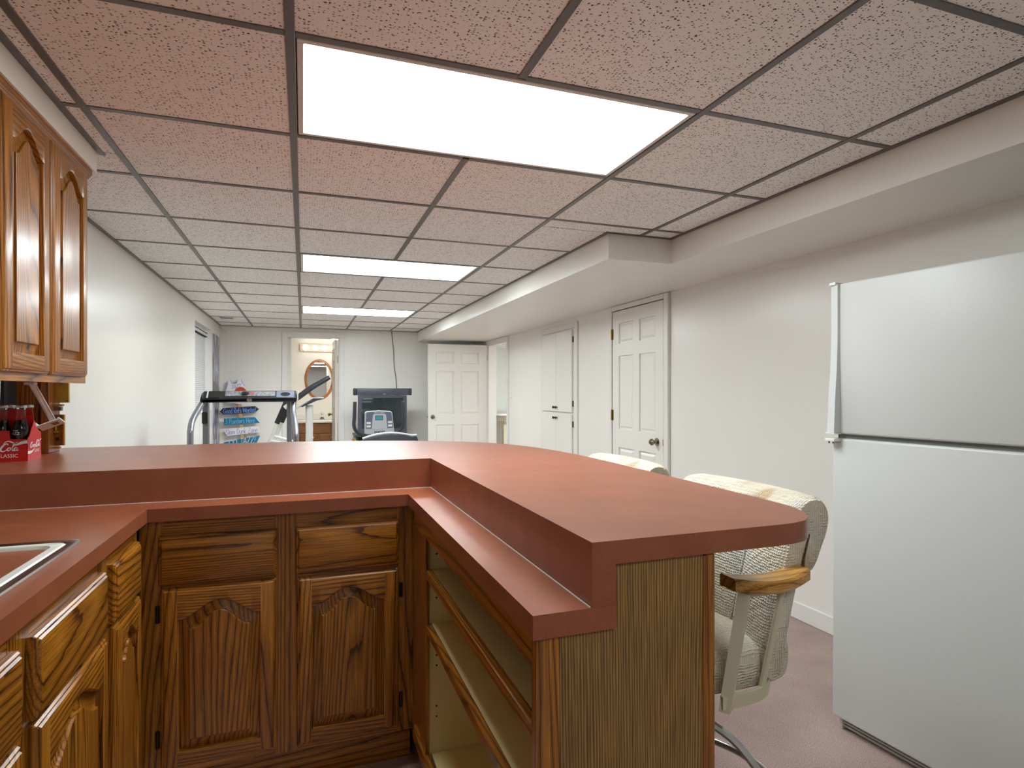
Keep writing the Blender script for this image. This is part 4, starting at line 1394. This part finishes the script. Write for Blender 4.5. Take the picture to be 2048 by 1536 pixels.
for seg in ([(-.940, 1.388), (-.947, 1.328), (-.966, 1.27)], [(-.905, 1.396), (-.890, 1.358), (-.858, 1.349), (-.832, 1.363), (-.822, 1.410)], [(-.778, 1.412), (-.764, 1.365), (-.733, 1.324)]):
    ribbon(ol, seg, .005, lambda a, b_: (a, YS - .0042, b_))
build('outline', ol, 'print_blue', jb)
bp_ = [(-.786 + .074 * math.cos(2 * PI * k / 28), 1.236 + .074 * math.sin(2 * PI * k / 28)) for k in range(28)]
build('ball', MB().prism(bp_, 'y', YS - .012, YS - .0035, .002), 'ball_orange', sg)

# ------------------------------------------------------------------ television corner
TVY = 8.08
st = thing('tv_stand', 'low black television stand against the far wall', 'tv stand', (1.02, 8.34, 0))
build('top', MB().box(.66, 1.38, TVY + .01, 8.62, .635, .665, .004), 'black_plastic', st)
build('side', MB().box(.67, .69, TVY + .03, 8.60, 0, .634), 'black_plastic', st)
build('side', MB().box(1.35, 1.37, TVY + .03, 8.60, 0, .634), 'black_plastic', st)
build('shelf', MB().box(.691, 1.349, TVY + .03, 8.60, .30, .32), 'black_plastic', st)
build('back', MB().box(.691, 1.349, 8.59, 8.60, .04, .634), 'black_plastic', st)
build('bottom', MB().box(.691, 1.349, TVY + .03, 8.589, .02, .04), 'black_plastic', st)
tv = thing('television', 'dark grey tube television on the stand under the sound bar', 'television', (1.017, 8.3, .665))
fx0, fx1, fz0, fz1 = .690, 1.340, .666, 1.196
fr_ = MB()
loops = [(0, .03), (0, .008), (.006, 0), (.05, .0), (.054, .012)]
def rl(o, dy):
    bo = o if o < .04 else o
    return [(x, TVY + dy, z) for x, z in ((fx0 + bo, fz0 + bo + (.03 if o > .04 else 0)), (fx1 - bo, fz0 + bo + (.03 if o > .04 else 0)), (fx1 - bo, fz1 - bo * .72), (fx0 + bo, fz1 - bo * .72))]
fr_.grid([rl(o, dy) for o, dy in loops], close_u=True)
build('bezel', fr_, 'charcoal_plastic', tv)
scr = MB()
rows = []
x0, x1, z0, z1 = fx0 + .053, fx1 - .053, fz0 + .083, fz1 - .038
for i_ in range(13):
    r_ = []
    for j_ in range(13):
        u, v = i_ / 6 - 1, j_ / 6 - 1
        r_.append((x0 + (x1 - x0) * j_ / 12, TVY + .013 - .018 * (1 - .5 * u * u - .5 * v * v) + .006, z0 + (z1 - z0) * i_ / 12))
    rows.append(r_)
build('screen', scr.grid(rows), 'glass_dark', tv)
hs = MB().grid([[(x, y, z) for x, z in ((cx0, cz0), (cx1, cz0), (cx1, cz1), (cx0, cz1))] for y, cx0, cx1, cz0, cz1 in
    ((TVY + .03, fx0, fx1, fz0, fz1), (TVY + .12, fx0 + .01, fx1 - .01, fz0, fz1 - .005), (TVY + .42, fx0 + .12, fx1 - .12, fz0 + .02, fz1 - .10), (TVY + .50, fx0 + .16, fx1 - .16, fz0 + .06, fz1 - .16))], close_u=True, caps=True)
build('housing', hs, 'charcoal_plastic', tv)
sb = thing('sound_bar', 'long dark sound bar speaker lying on top of the television', 'speaker', (1.017, TVY + .05, 1.197))
build('body', MB().box(.672, 1.366, TVY - .01, TVY + .085, 1.198, 1.293, .008, 2), 'charcoal_plastic', sb)
for x0, x1 in ((.630, .6715), (1.3665, 1.408)):
    build('end_cap', MB().box(x0, x1, TVY - .012, TVY + .087, 1.197, 1.294, .014, 3), 'black_plastic', sb)
build('badge', MB().box(1.018, 1.052, TVY - .0115, TVY - .0098, 1.211, 1.217), 'light_grey_plastic', sb)
cd = build('hanging_cord', MB().tube(smooth_path([(1.218, YF - .006, ZC - .002), (1.222, YF - .01, 2.05), (1.245, YF - .012, 1.82), (1.252, YF - .012, 1.62), (1.28, YF - .014, 1.42), (1.285, YF - .02, 1.26), (1.25, YF - .05, 1.1)], 5), .0045, 6), 'cord_black', origin=(1.25, YF, 1.1))
tag(cd, 'thin black cord hanging from the ceiling down behind the television', 'cord')
wr = build('loose_wire', MB().tube(smooth_path([(-1.03, YF - .012, 2.115), (-1.025, YF - .012, 2.08), (-.985, YF - .012, 2.055), (-.96, YF - .012, 2.03)], 5), .003, 5), 'light_grey_plastic', origin=(-1.0, YF, 2.08))
tag(wr, 'short pale loose wire in the ceiling corner above the poster', 'wire')

# ------------------------------------------------------------------ recumbent exercise bike, facing the television
bk = thing('exercise_bike', 'recumbent exercise bike with silver console in front of the television', 'exercise bike', (.74, 5.9, 0))
build('frame', MB().tube([(.74, 5.25, .12), (.74, 5.9, .20), (.74, 6.25, .45), (.74, 6.27, .84)], .045, 12), 'silver_paint', bk)
build('foot_bar', MB().tube([(.45, 5.2, .05), (1.03, 5.2, .05)], .04, 10), 'silver_paint', bk)
build('foot_bar', MB().tube([(.50, 6.45, .05), (.98, 6.45, .05)], .04, 10), 'silver_paint', bk)
build('flywheel_cover', MB().lathe([(0, -.09), (.20, -.09), (.24, -.06), (.24, .06), (.20, .09), (0, .09)], (.74, 6.32, .30), 'x', 24), 'slate_plastic', bk)
for s in (-1, 1):
    c_ = build('crank', MB().tube([(.74 + s * .10, 6.22, .32), (.74 + s * .12, 6.12, .32 + s * .13)], .012, 8), 'dark_metal', bk)
    build('pedal', MB().box(.74 + s * .13, .74 + s * .22, 6.07, 6.17, .31 + s * .13, .335 + s * .13, .006), 'black_plastic', c_)
build('seat_cushion', MB().prism(rrect(.55, .93, 5.42, 5.78, .08), 'z', .44, .52, .02, 2), 'black_plastic', bk)
build('seat_post', MB().tube([(.74, 5.55, .15), (.74, 5.55, .44)], .035, 10), 'silver_paint', bk)
arc = [(.500, .828), (.555, .846), (.62, .862), (.69, .871), (.75, .874), (.82, .869), (.89, .858), (.945, .846), (.985, .850)]
back = [(.51, .55), (.50, .80)] + [(x, z - .012) for x, z in arc] + [(1.0, .80), (.99, .55)]
build('seat_back', MB().prism(back, 'y', 5.385, 5.44, .012, 2), 'black_plastic', bk)
build('seat_back_trim', MB().tube([(x, 5.40, z) for x, z in arc], .0095, 8), 'light_grey_plastic', bk)
build('back_post', MB().tube([(.74, 5.46, .40), (.74, 5.45, .78)], .03, 10), 'silver_paint', bk)
# console, tilted back
CY = 6.2
cn = MB().prism([(.597, .806), (.899, .812), (.876, 1.03), (.862, 1.043), (.74, 1.052), (.612, 1.043), (.600, 1.03)], 'y', CY, CY + .05, .006, 2)
con = build('console', cn, 'light_grey_plastic', bk)
build('console_face', MB().prism([(.606, .865), (.885, .870), (.867, 1.026), (.855, 1.035), (.74, 1.042), (.62, 1.035), (.610, 1.026)], 'y', CY - .002, CY + .002), 'slate_plastic', con)
build('center_panel', MB().prism([(.665, .862), (.825, .864), (.812, 1.005), (.80, 1.018), (.69, 1.018), (.678, 1.005)], 'y', CY - .0045, CY - .0021), 'light_grey_plastic', con)
build('display_bezel', MB().box(.702, .780, CY - .006, CY - .0046, .952, 1.0), 'charcoal_plastic', con)
build('display', MB().box(.709, .773, CY - .0072, CY - .0061, .957, .994), 'lcd', con)
for x, z in ((.635, .925), (.635, .890), (.852, .930), (.852, .895)):
    build('button', MB().box(x - .021, x + .021, CY - .0045, CY - .0021, z - .011, z + .011, .001), 'print_white', con)
for k in range(9):
    build('vent_slot', MB().box(.693 + k * .0125, .700 + k * .0125, CY - .0012, CY + .001, .818 + k * .0006, .840 + k * .0004), 'gap_dark', con)
text_part('brand_text', 'PRO-FORM', .018, 'print_white', con, (.742, CY - .0031, 1.029), (1, 0, 0), (0, 0, 1), sx=1.15)
for s in (-1, 1):
    xg = .488 if s < 0 else .968
    p = smooth_path([(xg, 6.07, 1.145), (xg + s * .004, 6.08, 1.0), (xg + s * .006, 6.10, .90), (xg - s * .03, 6.14, .835), (xg - s * .10, 6.2, .80), (.74 + s * .02, 6.25, .79)], 5)
    build('handlebar', MB().tube(p, .018, 12), 'charcoal_plastic', bk)
build('copper_clip', MB().tube([(.470, 6.05, .78), (.50, 6.06, .74)], .016, 8), 'brass', bk)

# ------------------------------------------------------------------ treadmill, seen from its walking side
tm = thing('treadmill', 'treadmill with black console and grey handrails beyond the bar', 'treadmill', (-.35, 4.1, 0))
TY = 4.62
def cons(y, x0, x1, zb, zt_):
    return [(x0, y, zb + .018), (x0 + .035, y, zb), (x1 - .002, y, zb + .004), (x1, y, zb + .03), (x1 - .006, y, zt_), (x0 + .016, y, zt_ - .004), (x0 + .002, y, zt_ - .022)]
cm = MB().grid([cons(TY - .115, -.664, -.043, 1.172, 1.196), cons(TY - .12, -.664, -.043, 1.174, 1.204), cons(TY - .06, -.664, -.043, 1.182, 1.254), cons(TY + .05, -.66, -.048, 1.195, 1.256)], close_u=True, caps=True)
tc_ = build('console', cm, 'black_plastic', tm)
def on_face(x, t):      # point on the sloping face, t 0 bottom .. 1 top
    return (x, TY - .1195 + .059 * t, 1.2045 + .049 * t)
def fpatch(name, x0, x1, t0, t1, mat, lift=.0015):
    mb = MB()
    n_ = Vector((0, -.64, .77))
    pts = [Vector(on_face(x, t)) + n_ * lift for x, t in ((x0, t0), (x1, t0), (x1, t1), (x0, t1))]
    mb.quad(*pts)
    return build(name, mb, mat, tc_)
fpatch('control_strip', -.512, -.188, .25, .92, 'control_grey')
fpatch('tray', -.607, -.546, .05, .95, 'gap_dark')
fpatch('red_logo', -.352, -.325, .45, .75, 'red_mark', .003)
fpatch('light_bar', -.626, -.616, .0, .95, 'light_grey_plastic', .003)
fpatch('side_panel', -.180, -.060, .05, .95, 'slate_plastic')
ov = MB(); pts = []
for k in range(20):
    a = 2 * PI * k / 20
    p = Vector(on_face(-.120 + .033 * math.cos(a), .5 + .28 * math.sin(a))) + Vector((0, -.64, .77)) * .003
    pts.append(ov.bm.verts.new(p))
ov.bm.faces.new(pts); build('cup_holder', ov, 'gap_dark', tc_)
build('speed_knob', MB().lathe([(.024, 0), (.024, .014), (.018, .018), (0, .018)], (-.383, TY - .088, 1.231), 'z', 16), 'black_plastic', tc_)
build('key_slot', MB().lathe([(.017, 0), (.017, -.004), (.013, -.004), (.012, .01)], (-.355, TY - .117, 1.189), 'y', 16), 'steel', tc_)
build('end_trim', MB().box(-.043, -.034, TY - .118, TY + .05, 1.19, 1.254, .003), 'light_grey_plastic', tc_)
for s, xt in ((-1, -.642), (1, -.068)):
    xo = -.730 if s < 0 else -.052
    if s < 0:
        p = [(xt, TY - .07, 1.190), (-.655, TY - .10, 1.165), (-.672, TY - .16, 1.12), (-.690, TY - .24, 1.06), (-.694, TY - .29, 1.0), (-.694, TY - .30, .93), (-.694, TY - .30, .5), (-.694, TY - .30, .14)]
    else:
        p = [(xt, TY - .07, 1.190), (-.066, TY - .09, 1.15), (-.066, TY - .13, 1.10), (-.052, TY - .22, 1.03), (-.047, TY - .29, .96), (-.047, TY - .30, .90), (-.047, TY - .30, .5), (-.047, TY - .30, .14)]
    build('handrail', MB().tube(smooth_path(p, 5), .0195, 14), 'silver_paint', tm)
for x in (-.645, -.095):
    build('upright', MB().box(x - .018, x + .018, TY - .02, TY + .05, .12, 1.185, .004), 'silver_paint', tm)
build('clip_box', MB().box(-.664, -.628, TY - .045, TY - .0205, 1.025, 1.105, .004), 'black_plastic', tm)
build('motor_hood', MB().prism([(4.35, .05), (4.35, .19), (4.45, .25), (4.75, .24), (4.85, .05)], 'x', -.66, -.08, .01), 'black_plastic', tm)
build('deck', MB().box(-.68, -.06, 3.05, 4.45, .06, .13, .01), 'black_plastic', tm)
build('belt', MB().box(-.60, -.14, 3.08, 4.36, .131, .137), 'charcoal_plastic', tm)
for x in (-.66, -.08):
    build('side_rail', MB().box(x - .03, x + .03, 3.05, 4.40, .131, .150, .004), 'light_grey_plastic', tm)
for x, y in ((-.64, 3.15), (-.10, 3.15), (-.64, 4.7), (-.10, 4.7)):
    build('foot', MB().lathe([(.03, 0), (.03, .06)], (x, y, 0), n=12), 'black_plastic', tm)

# ------------------------------------------------------------------ white elliptical trainer between the treadmill and the bathroom door
el = thing('elliptical_trainer', 'white elliptical trainer with black foam grips beside the bathroom doorway', 'exercise machine', (0, 5.95, 0))
EY = 5.92
rows = []
for z, w0, dx in ((.12, .055, 0), (.45, .046, 0), (.78, .034, .0), (.88, .033, .001), (.98, .034, 0), (1.12, .034, .0)):
    rows.append([(.055 + dx + w0 * c_, EY + .045 * s_, z) for c_, s_ in superellipse(16, 1, 1, 2.6)])
build('column', MB().grid(rows, close_u=True, caps=True), 'white_steel', el)
build('console', MB().prism([(-.070, 1.083), (.086, 1.186), (.183, 1.188), (.186, 1.183), (.120, 1.163), (-.006, 1.104), (-.02, 1.108)], 'y', EY - .11, EY + .11, .003), 'charcoal_plastic', el)
build('console_edge', MB().tube([(-.06, EY - .112, 1.092), (.087, EY - .112, 1.188), (.184, EY - .112, 1.189)], .006, 8), 'light_grey_plastic', el)
a_ = build('lever', MB().tube([(-.16, EY - .16, 1.10), (-.06, EY - .17, 1.175), (.0, EY - .17, 1.225)], .019, 12), 'white_steel', el)
build('grip', MB().tube(smooth_path([(-.05, EY - .17, 1.190), (.06, EY - .18, 1.275), (.12, EY - .18, 1.315), (.232, EY - .18, 1.382)], 4), [.026] * 4 + [.025] * 4 + [.023] * 4 + [.019], 14), 'charcoal_plastic', a_)
for dx, dy in ((0, 0), (.034, .20)):
    l_ = build('lever', MB().tube([(-.228 + dx, EY + dy, .955), (-.31 + dx, EY + dy, .74), (-.33 + dx, EY + dy, .30)], .016, 12), 'white_steel', el)
    build('grip', MB().tube([(-.150 + dx, EY + dy, 1.16), (-.160 + dx, EY + dy, 1.125), (-.232 + dx, EY + dy, .950)], .023, 12), 'grip_foam', l_)
build('link_bar', MB().tube([(-.255, EY - .02, .832), (.03, EY - .02, .742)], .014, 10), 'white_steel', el)
build('link_bar', MB().tube([(-.282, EY - .06, .795), (.03, EY - .06, .70)], .014, 10), 'white_steel', el)
build('housing', MB().prism([(-.30, .08), (-.34, .30), (-.22, .46), (.10, .48), (.30, .36), (.34, .10)], 'y', EY - .06, EY + .06, .02, 2), 'white_steel', el)
for dy in (-.14, .14):
    build('foot_beam', MB().box(-.75, .30, EY + dy - .025, EY + dy + .025, .16, .20, .006), 'white_steel', el)
    build('foot_plate', MB().box(-.70, -.38, EY + dy - .06, EY + dy + .06, .201, .225, .006), 'black_plastic', el)
for x in (-.70, .30):
    build('base_bar', MB().tube([(x, EY - .30, .04), (x, EY + .30, .04)], .04, 10), 'white_steel', el)
build('spine', MB().box(-.70, .30, EY - .03, EY + .03, .04, .10, .005), 'white_steel', el)

# ------------------------------------------------------------------ things on the bar by the left wall
ZB1 = BZ1
# carton of six bottles
ct = thing('bottle_carton', 'red cardboard six-bottle soda carton with white script on the bar', 'carton', (-.959, 2.48, ZB1))
cx0, cx1, cy0, cy1 = -1.039, -.879, 2.426, 2.534
tk = .0015
front = [(cx0, ZB1), (cx1, ZB1), (cx1, ZB1 + .075), (-.927, ZB1 + .075), (-.930, ZB1 + .103), (-.988, ZB1 + .103), (-.991, ZB1 + .075), (cx0, ZB1 + .075)]
fp = build('front_wall', MB().prism(front, 'y', cy0, cy0 + tk), 'carton_red', ct)
build('rear_wall', MB().prism(front, 'y', cy1 - tk, cy1), 'carton_red', ct)
gab = [(cy0, ZB1), (cy1, ZB1), (cy1, ZB1 + .092), (2.515, ZB1 + .098), (2.482, ZB1 + .133), (2.476, ZB1 + .133), (2.440, ZB1 + .085), (cy0, ZB1 + .076)]
ew = build('end_wall', MB().prism(gab, 'x', cx1 - tk, cx1 + .0002), 'carton_red', ct)
build('end_wall', MB().prism(gab, 'x', cx0, cx0 + tk), 'carton_red', ct)
build('floor_panel', MB().box(cx0 + tk, cx1 - tk, cy0 + tk, cy1 - tk, ZB1 + .0003, ZB1 + .0018), 'carton_red_dark', ct)
hp = build('handle_panel', MB().prism([(-1.034, ZB1 + .002), (-.8815, ZB1 + .002), (-.8815, ZB1 + .150), (-.886, ZB1 + .176), (-1.03, ZB1 + .176), (-1.034, ZB1 + .15)], 'y', 2.4793, 2.4807), 'carton_red', ct)
build('hand_slot', MB().box(-.912, -.889, 2.4788, 2.4793, ZB1 + .155, ZB1 + .160), 'carton_red_dark', hp)
SCRIPT = [
 [(2.35, 1.7, .10), (2.15, 2.05, .26), (1.5, 1.95, .38), (.8, 1.25, .46), (.45, .5, .48), (.7, -.02, .40), (1.3, -.12, .26), (2.1, .4, .12)],
 [(2.95, .95, .2), (2.5, .75, .28), (2.3, .3, .30), (2.6, 0, .22), (3.05, .3, .18), (3.12, .7, .2), (2.9, .97, .2)],
 [(3.98, .78, .16), (3.65, .97, .22), (3.35, .5, .32), (3.45, .05, .26), (3.85, .0, .16), (4.25, .4, .10)],
 [(4.95, .82, .16), (4.55, .95, .22), (4.22, .5, .32), (4.35, .05, .26), (4.7, .2, .16), (5.0, .95, .22)], [(5.02, .95, .26), (4.88, .3, .26), (5.0, .02, .2), (5.3, .2, .1)],
 [(5.3, .52, .2), (5.75, .6, .2)],
 [(7.55, 1.6, .10), (7.35, 2.0, .26), (6.8, 1.95, .38), (6.2, 1.25, .46), (5.88, .5, .48), (6.1, -.02, .40), (6.7, -.12, .26), (7.4, .4, .12)],
 [(6.6, 1.45, .1), (6.45, 1.9, .16), (6.75, 2.5, .22), (7.5, 2.75, .30), (8.3, 2.45, .34), (9.0, 2.15, .26), (9.7, 2.5, .10)],
 [(8.05, .95, .2), (7.65, .75, .28), (7.45, .3, .30), (7.75, 0, .22), (8.15, .3, .18), (8.22, .7, .2), (8.02, .97, .2)],
 [(8.4, .3, .12), (9.0, 1.5, .18), (9.15, 2.1, .22), (8.95, 2.2, .26), (8.7, 1.3, .32), (8.6, .4, .30), (8.8, 0, .22), (9.1, .2, .1)],
 [(9.75, .82, .16), (9.4, .95, .22), (9.1, .5, .32), (9.2, .05, .26), (9.5, .2, .16), (9.8, .95, .22)], [(9.82, .95, .26), (9.7, .3, .26), (9.8, .02, .2), (10.15, .25, .1)],
]
def script_logo(parent, to3, s, fat=1.0):
    for st_ in SCRIPT:
        P = smooth_path(st_, 4)
        mb = MB()
        ribbon(mb, [((p.x - 5.2 + .12 * p.y) * s, (p.y - 1) * s, p.z * s * fat) for p in P], .01, to3)
        build('script_stroke', mb, 'print_white', parent)
yf = cy0 - .0003
script_logo(fp, lambda a, b_: (-.962 + a, yf, ZB1 + .0475 + b_), .0117)
sw_ = MB()
ribbon(sw_, [(-.917, ZB1 + .052, .0008), (-.910, ZB1 + .0555, .004), (-.897, ZB1 + .0615, .0095), (-.888, ZB1 + .064, .0105), (-.8795, ZB1 + .0652, .011)], .01, lambda a, b_: (a, yf, b_))
build('white_wave', sw_, 'print_white', fp)
text_part('classic_text', 'CLASSIC', .0175, 'print_white', fp, (-.935, yf, ZB1 + .0185), (1, 0, 0), (0, 0, 1), sx=.92)
xe = cx1 + .0005
script_logo(ew, lambda a, b_: (xe, 2.4845 + a, ZB1 + .0525 + b_), .0078, 1.6)
sw_ = MB()
ribbon(sw_, [(2.427, ZB1 + .029, .010), (2.440, ZB1 + .0275, .0095), (2.458, ZB1 + .029, .007), (2.472, ZB1 + .035, .003), (2.482, ZB1 + .041, .001)], .01, lambda a, b_: (xe, a, b_))
ribbon(sw_, [(2.517, ZB1 + .0625, .001), (2.526, ZB1 + .0655, .003), (2.533, ZB1 + .0675, .005)], .01, lambda a, b_: (xe, a, b_))
build('white_wave', sw_, 'print_white', ew)
text_part('classic_text', 'CLASSIC', .0145, 'print_white', ew, (xe, 2.499, ZB1 + .030), (0, 1, 0), (0, 0, 1), sx=.75)
# bottles
def make_bottle(x, y):
    t = thing('soda_bottle', 'glass cola bottle standing in the red cardboard carton', 'bottle', (x, y, ZB1 + .002), 'cola bottles in the red carton')
    c = (x, y, ZB1 + .002)
    build('glass', MB().lathe([(.019, 0), (.0225, .003), (.0235, .02), (.0215, .045), (.0225, .07), (.0240, .088), (.0235, .100), (.0195, .120), (.0150, .140), (.0122, .160), (.0118, .172), (.0132, .174), (.0132, .178), (.0118, .180)], c, n=24), 'bottle_glass', t)
    build('cola', MB().lathe([(.017, .002), (.0205, .005), (.0215, .02), (.0195, .045), (.0205, .07), (.0220, .088), (.0215, .100), (.0176, .120), (.0140, .136), (0, .136)], c, n=20), 'cola', t)
    cp = []
    rows = []
    for rr, h in ((.0150, .1775), (.0153, .181), (.0142, .186), (.011, .188), (.002, .1885)):
        rows.append([(x + (rr + (.0006 * math.cos(21 * a) if h < .182 else 0)) * math.cos(a), y + (rr + (.0006 * math.cos(21 * a) if h < .182 else 0)) * math.sin(a), ZB1 + .002 + h) for a in [2 * PI * k / 63 for k in range(63)]])
    build('cap', MB().grid(rows, close_u=True, caps=True), 'steel', t)
    text_part('bottle_text', 'UTAH', .0075, 'print_white', t, (x, y, ZB1 + .002 + .1005), (.93, -.37, 0), (0, 0, 1), wrap=.0243)
    text_part('bottle_text', 'JAZZ', .0125, 'print_white', t, (x, y, ZB1 + .002 + .0905), (.93, -.37, 0), (0, 0, 1), wrap=.0245)
    return t
b0 = make_bottle(-.907, 2.4535)
rows_ = {2.4535: 'carton row behind the large script', 2.5065: 'carton row next to the wooden box'}
cols_ = {-.907: 'by the gabled end wall', -.959: 'in the middle', -1.011: 'by the room wall'}
b0['label'] = 'cola bottle ' + cols_[-.907] + ' in the ' + rows_[2.4535]
for x, y in ((-.959, 2.4535), (-1.011, 2.4535), (-.907, 2.5065), (-.959, 2.5065), (-1.011, 2.5065)):
    copy_tree(b0, (x, y, ZB1 + .002), 'cola bottle ' + cols_[x] + ' in the ' + rows_[y])

# wooden wall box with brass fittings
wb = thing('wooden_box', 'red-brown wooden box with brass fittings standing on the bar by the wall', 'box', (-.975, 2.74, ZB1))
build('body', MB().box(XL + .003, -.936, 2.70, 2.80, ZB1 + .0005, 1.55, .002), 'redbrown_board', wb)
build('front_stile', MB().box(-.9358, -.909, 2.69, 2.80, ZB1 + .0005, 1.55, .002), 'redbrown_board', wb)
def brass(name, u0, u1, z0, z1, y=2.742, th=.012, mat='brass', par=wb, bev=.001):
    return build(name, MB().box(u0, u1, y, y + th, z0, z1, bev), mat, par)
bp1 = brass('brass_plate', -.9087, -.862, 1.206, 1.37)
brass('screw', -.868, -.865, 1.211, 1.215, 2.740, .003, 'hole_dark', bp1, 0)
build('dome', MB().lathe([(.0, 0), (.013, -.004), (.0135, .0)], (-.886, 2.741, 1.290), 'y', 14), 'chrome', bp1)
brass('brass_bar', -.9087, -.880, 1.192, 1.200, 2.735, .02)
brass('bar_block', -.9087, -.884, 1.175, 1.191, 2.737, .016, 'nickel')
bp2 = brass('brass_plate', -.9087, -.884, 1.040, 1.160, 2.742, .008, 'brass_old')
brass('edge_strip', -.8838, -.876, 1.040, 1.160, 2.740, .012)
build('button', MB().lathe([(.0065, 0), (.0065, -.004), (.003, -.004)], (-.898, 2.742, 1.065), 'y', 14), 'dark_metal', bp2)
brass('lever', -.9087, -.893, 1.090, 1.097, 2.73, .012, 'brass', bp2)
brass('lever_post', -.905, -.899, 1.098, 1.115, 2.732, .008, 'brass', bp2)
brass('brass_foot', -.9087, -.890, 1.0285, 1.036, 2.737, .016)

# black case with a bright strip, left of the box
bc_ = thing('black_case', 'narrow black case with a bright metal strip beside the wooden box', 'case', (-1.02, 2.62, ZB1))
build('body', MB().box(XL + .002, -1.002, 2.58, 2.675, ZB1 + .0005, 1.36, .002), 'black_plastic', bc_)
build('strip', MB().tube([(-1.018, 2.577, 1.19), (-1.014, 2.577, 1.36)], .004, 8), 'chrome', bc_)

# fold-down bracket under the wall cabinet
br = thing('white_bracket', 'white metal fold-down bracket arm under the wall cabinet', 'bracket', (-.80, 2.25, 1.27))
A0, A1 = Vector((-.80, 2.232, 1.277)), Vector((-.80, 2.400, 1.150))
build('arm', MB().tube([A0, A1], .0085, 4, flat=(1.0, .55)), 'white_steel', br)
build('arm_lip', MB().tube([A0 + Vector((.009, .002, .0)), A1 + Vector((.009, .002, 0))], .0022, 6), 'white_steel', br)
tilt = Matrix.Translation((-.805, 2.405, 1.140)) @ Matrix.Rotation(math.radians(-18), 4, 'X') @ Matrix.Rotation(math.radians(-24), 4, 'Y')
ft = MB().box(-.034, .030, -.028, .028, -.003, .0, .0005).xform(tilt)
fo = build('foot', ft, 'white_steel', br)
build('foot_flange', MB().box(-.036, -.033, -.028, .028, -.003, .012).xform(tilt), 'white_steel', fo)
build('foot_flange', MB().tube([(.030, -.028, 0), (.030, .028, 0)], .0035, 8).xform(tilt), 'white_steel', fo)
build('sticker', MB().box(.002, .020, -.012, .012, -.0036, -.003).xform(tilt), 'brass_old', fo)
build('pivot', MB().box(-.812, -.788, 2.215, 2.245, 1.270, 1.2783), 'white_steel', br)
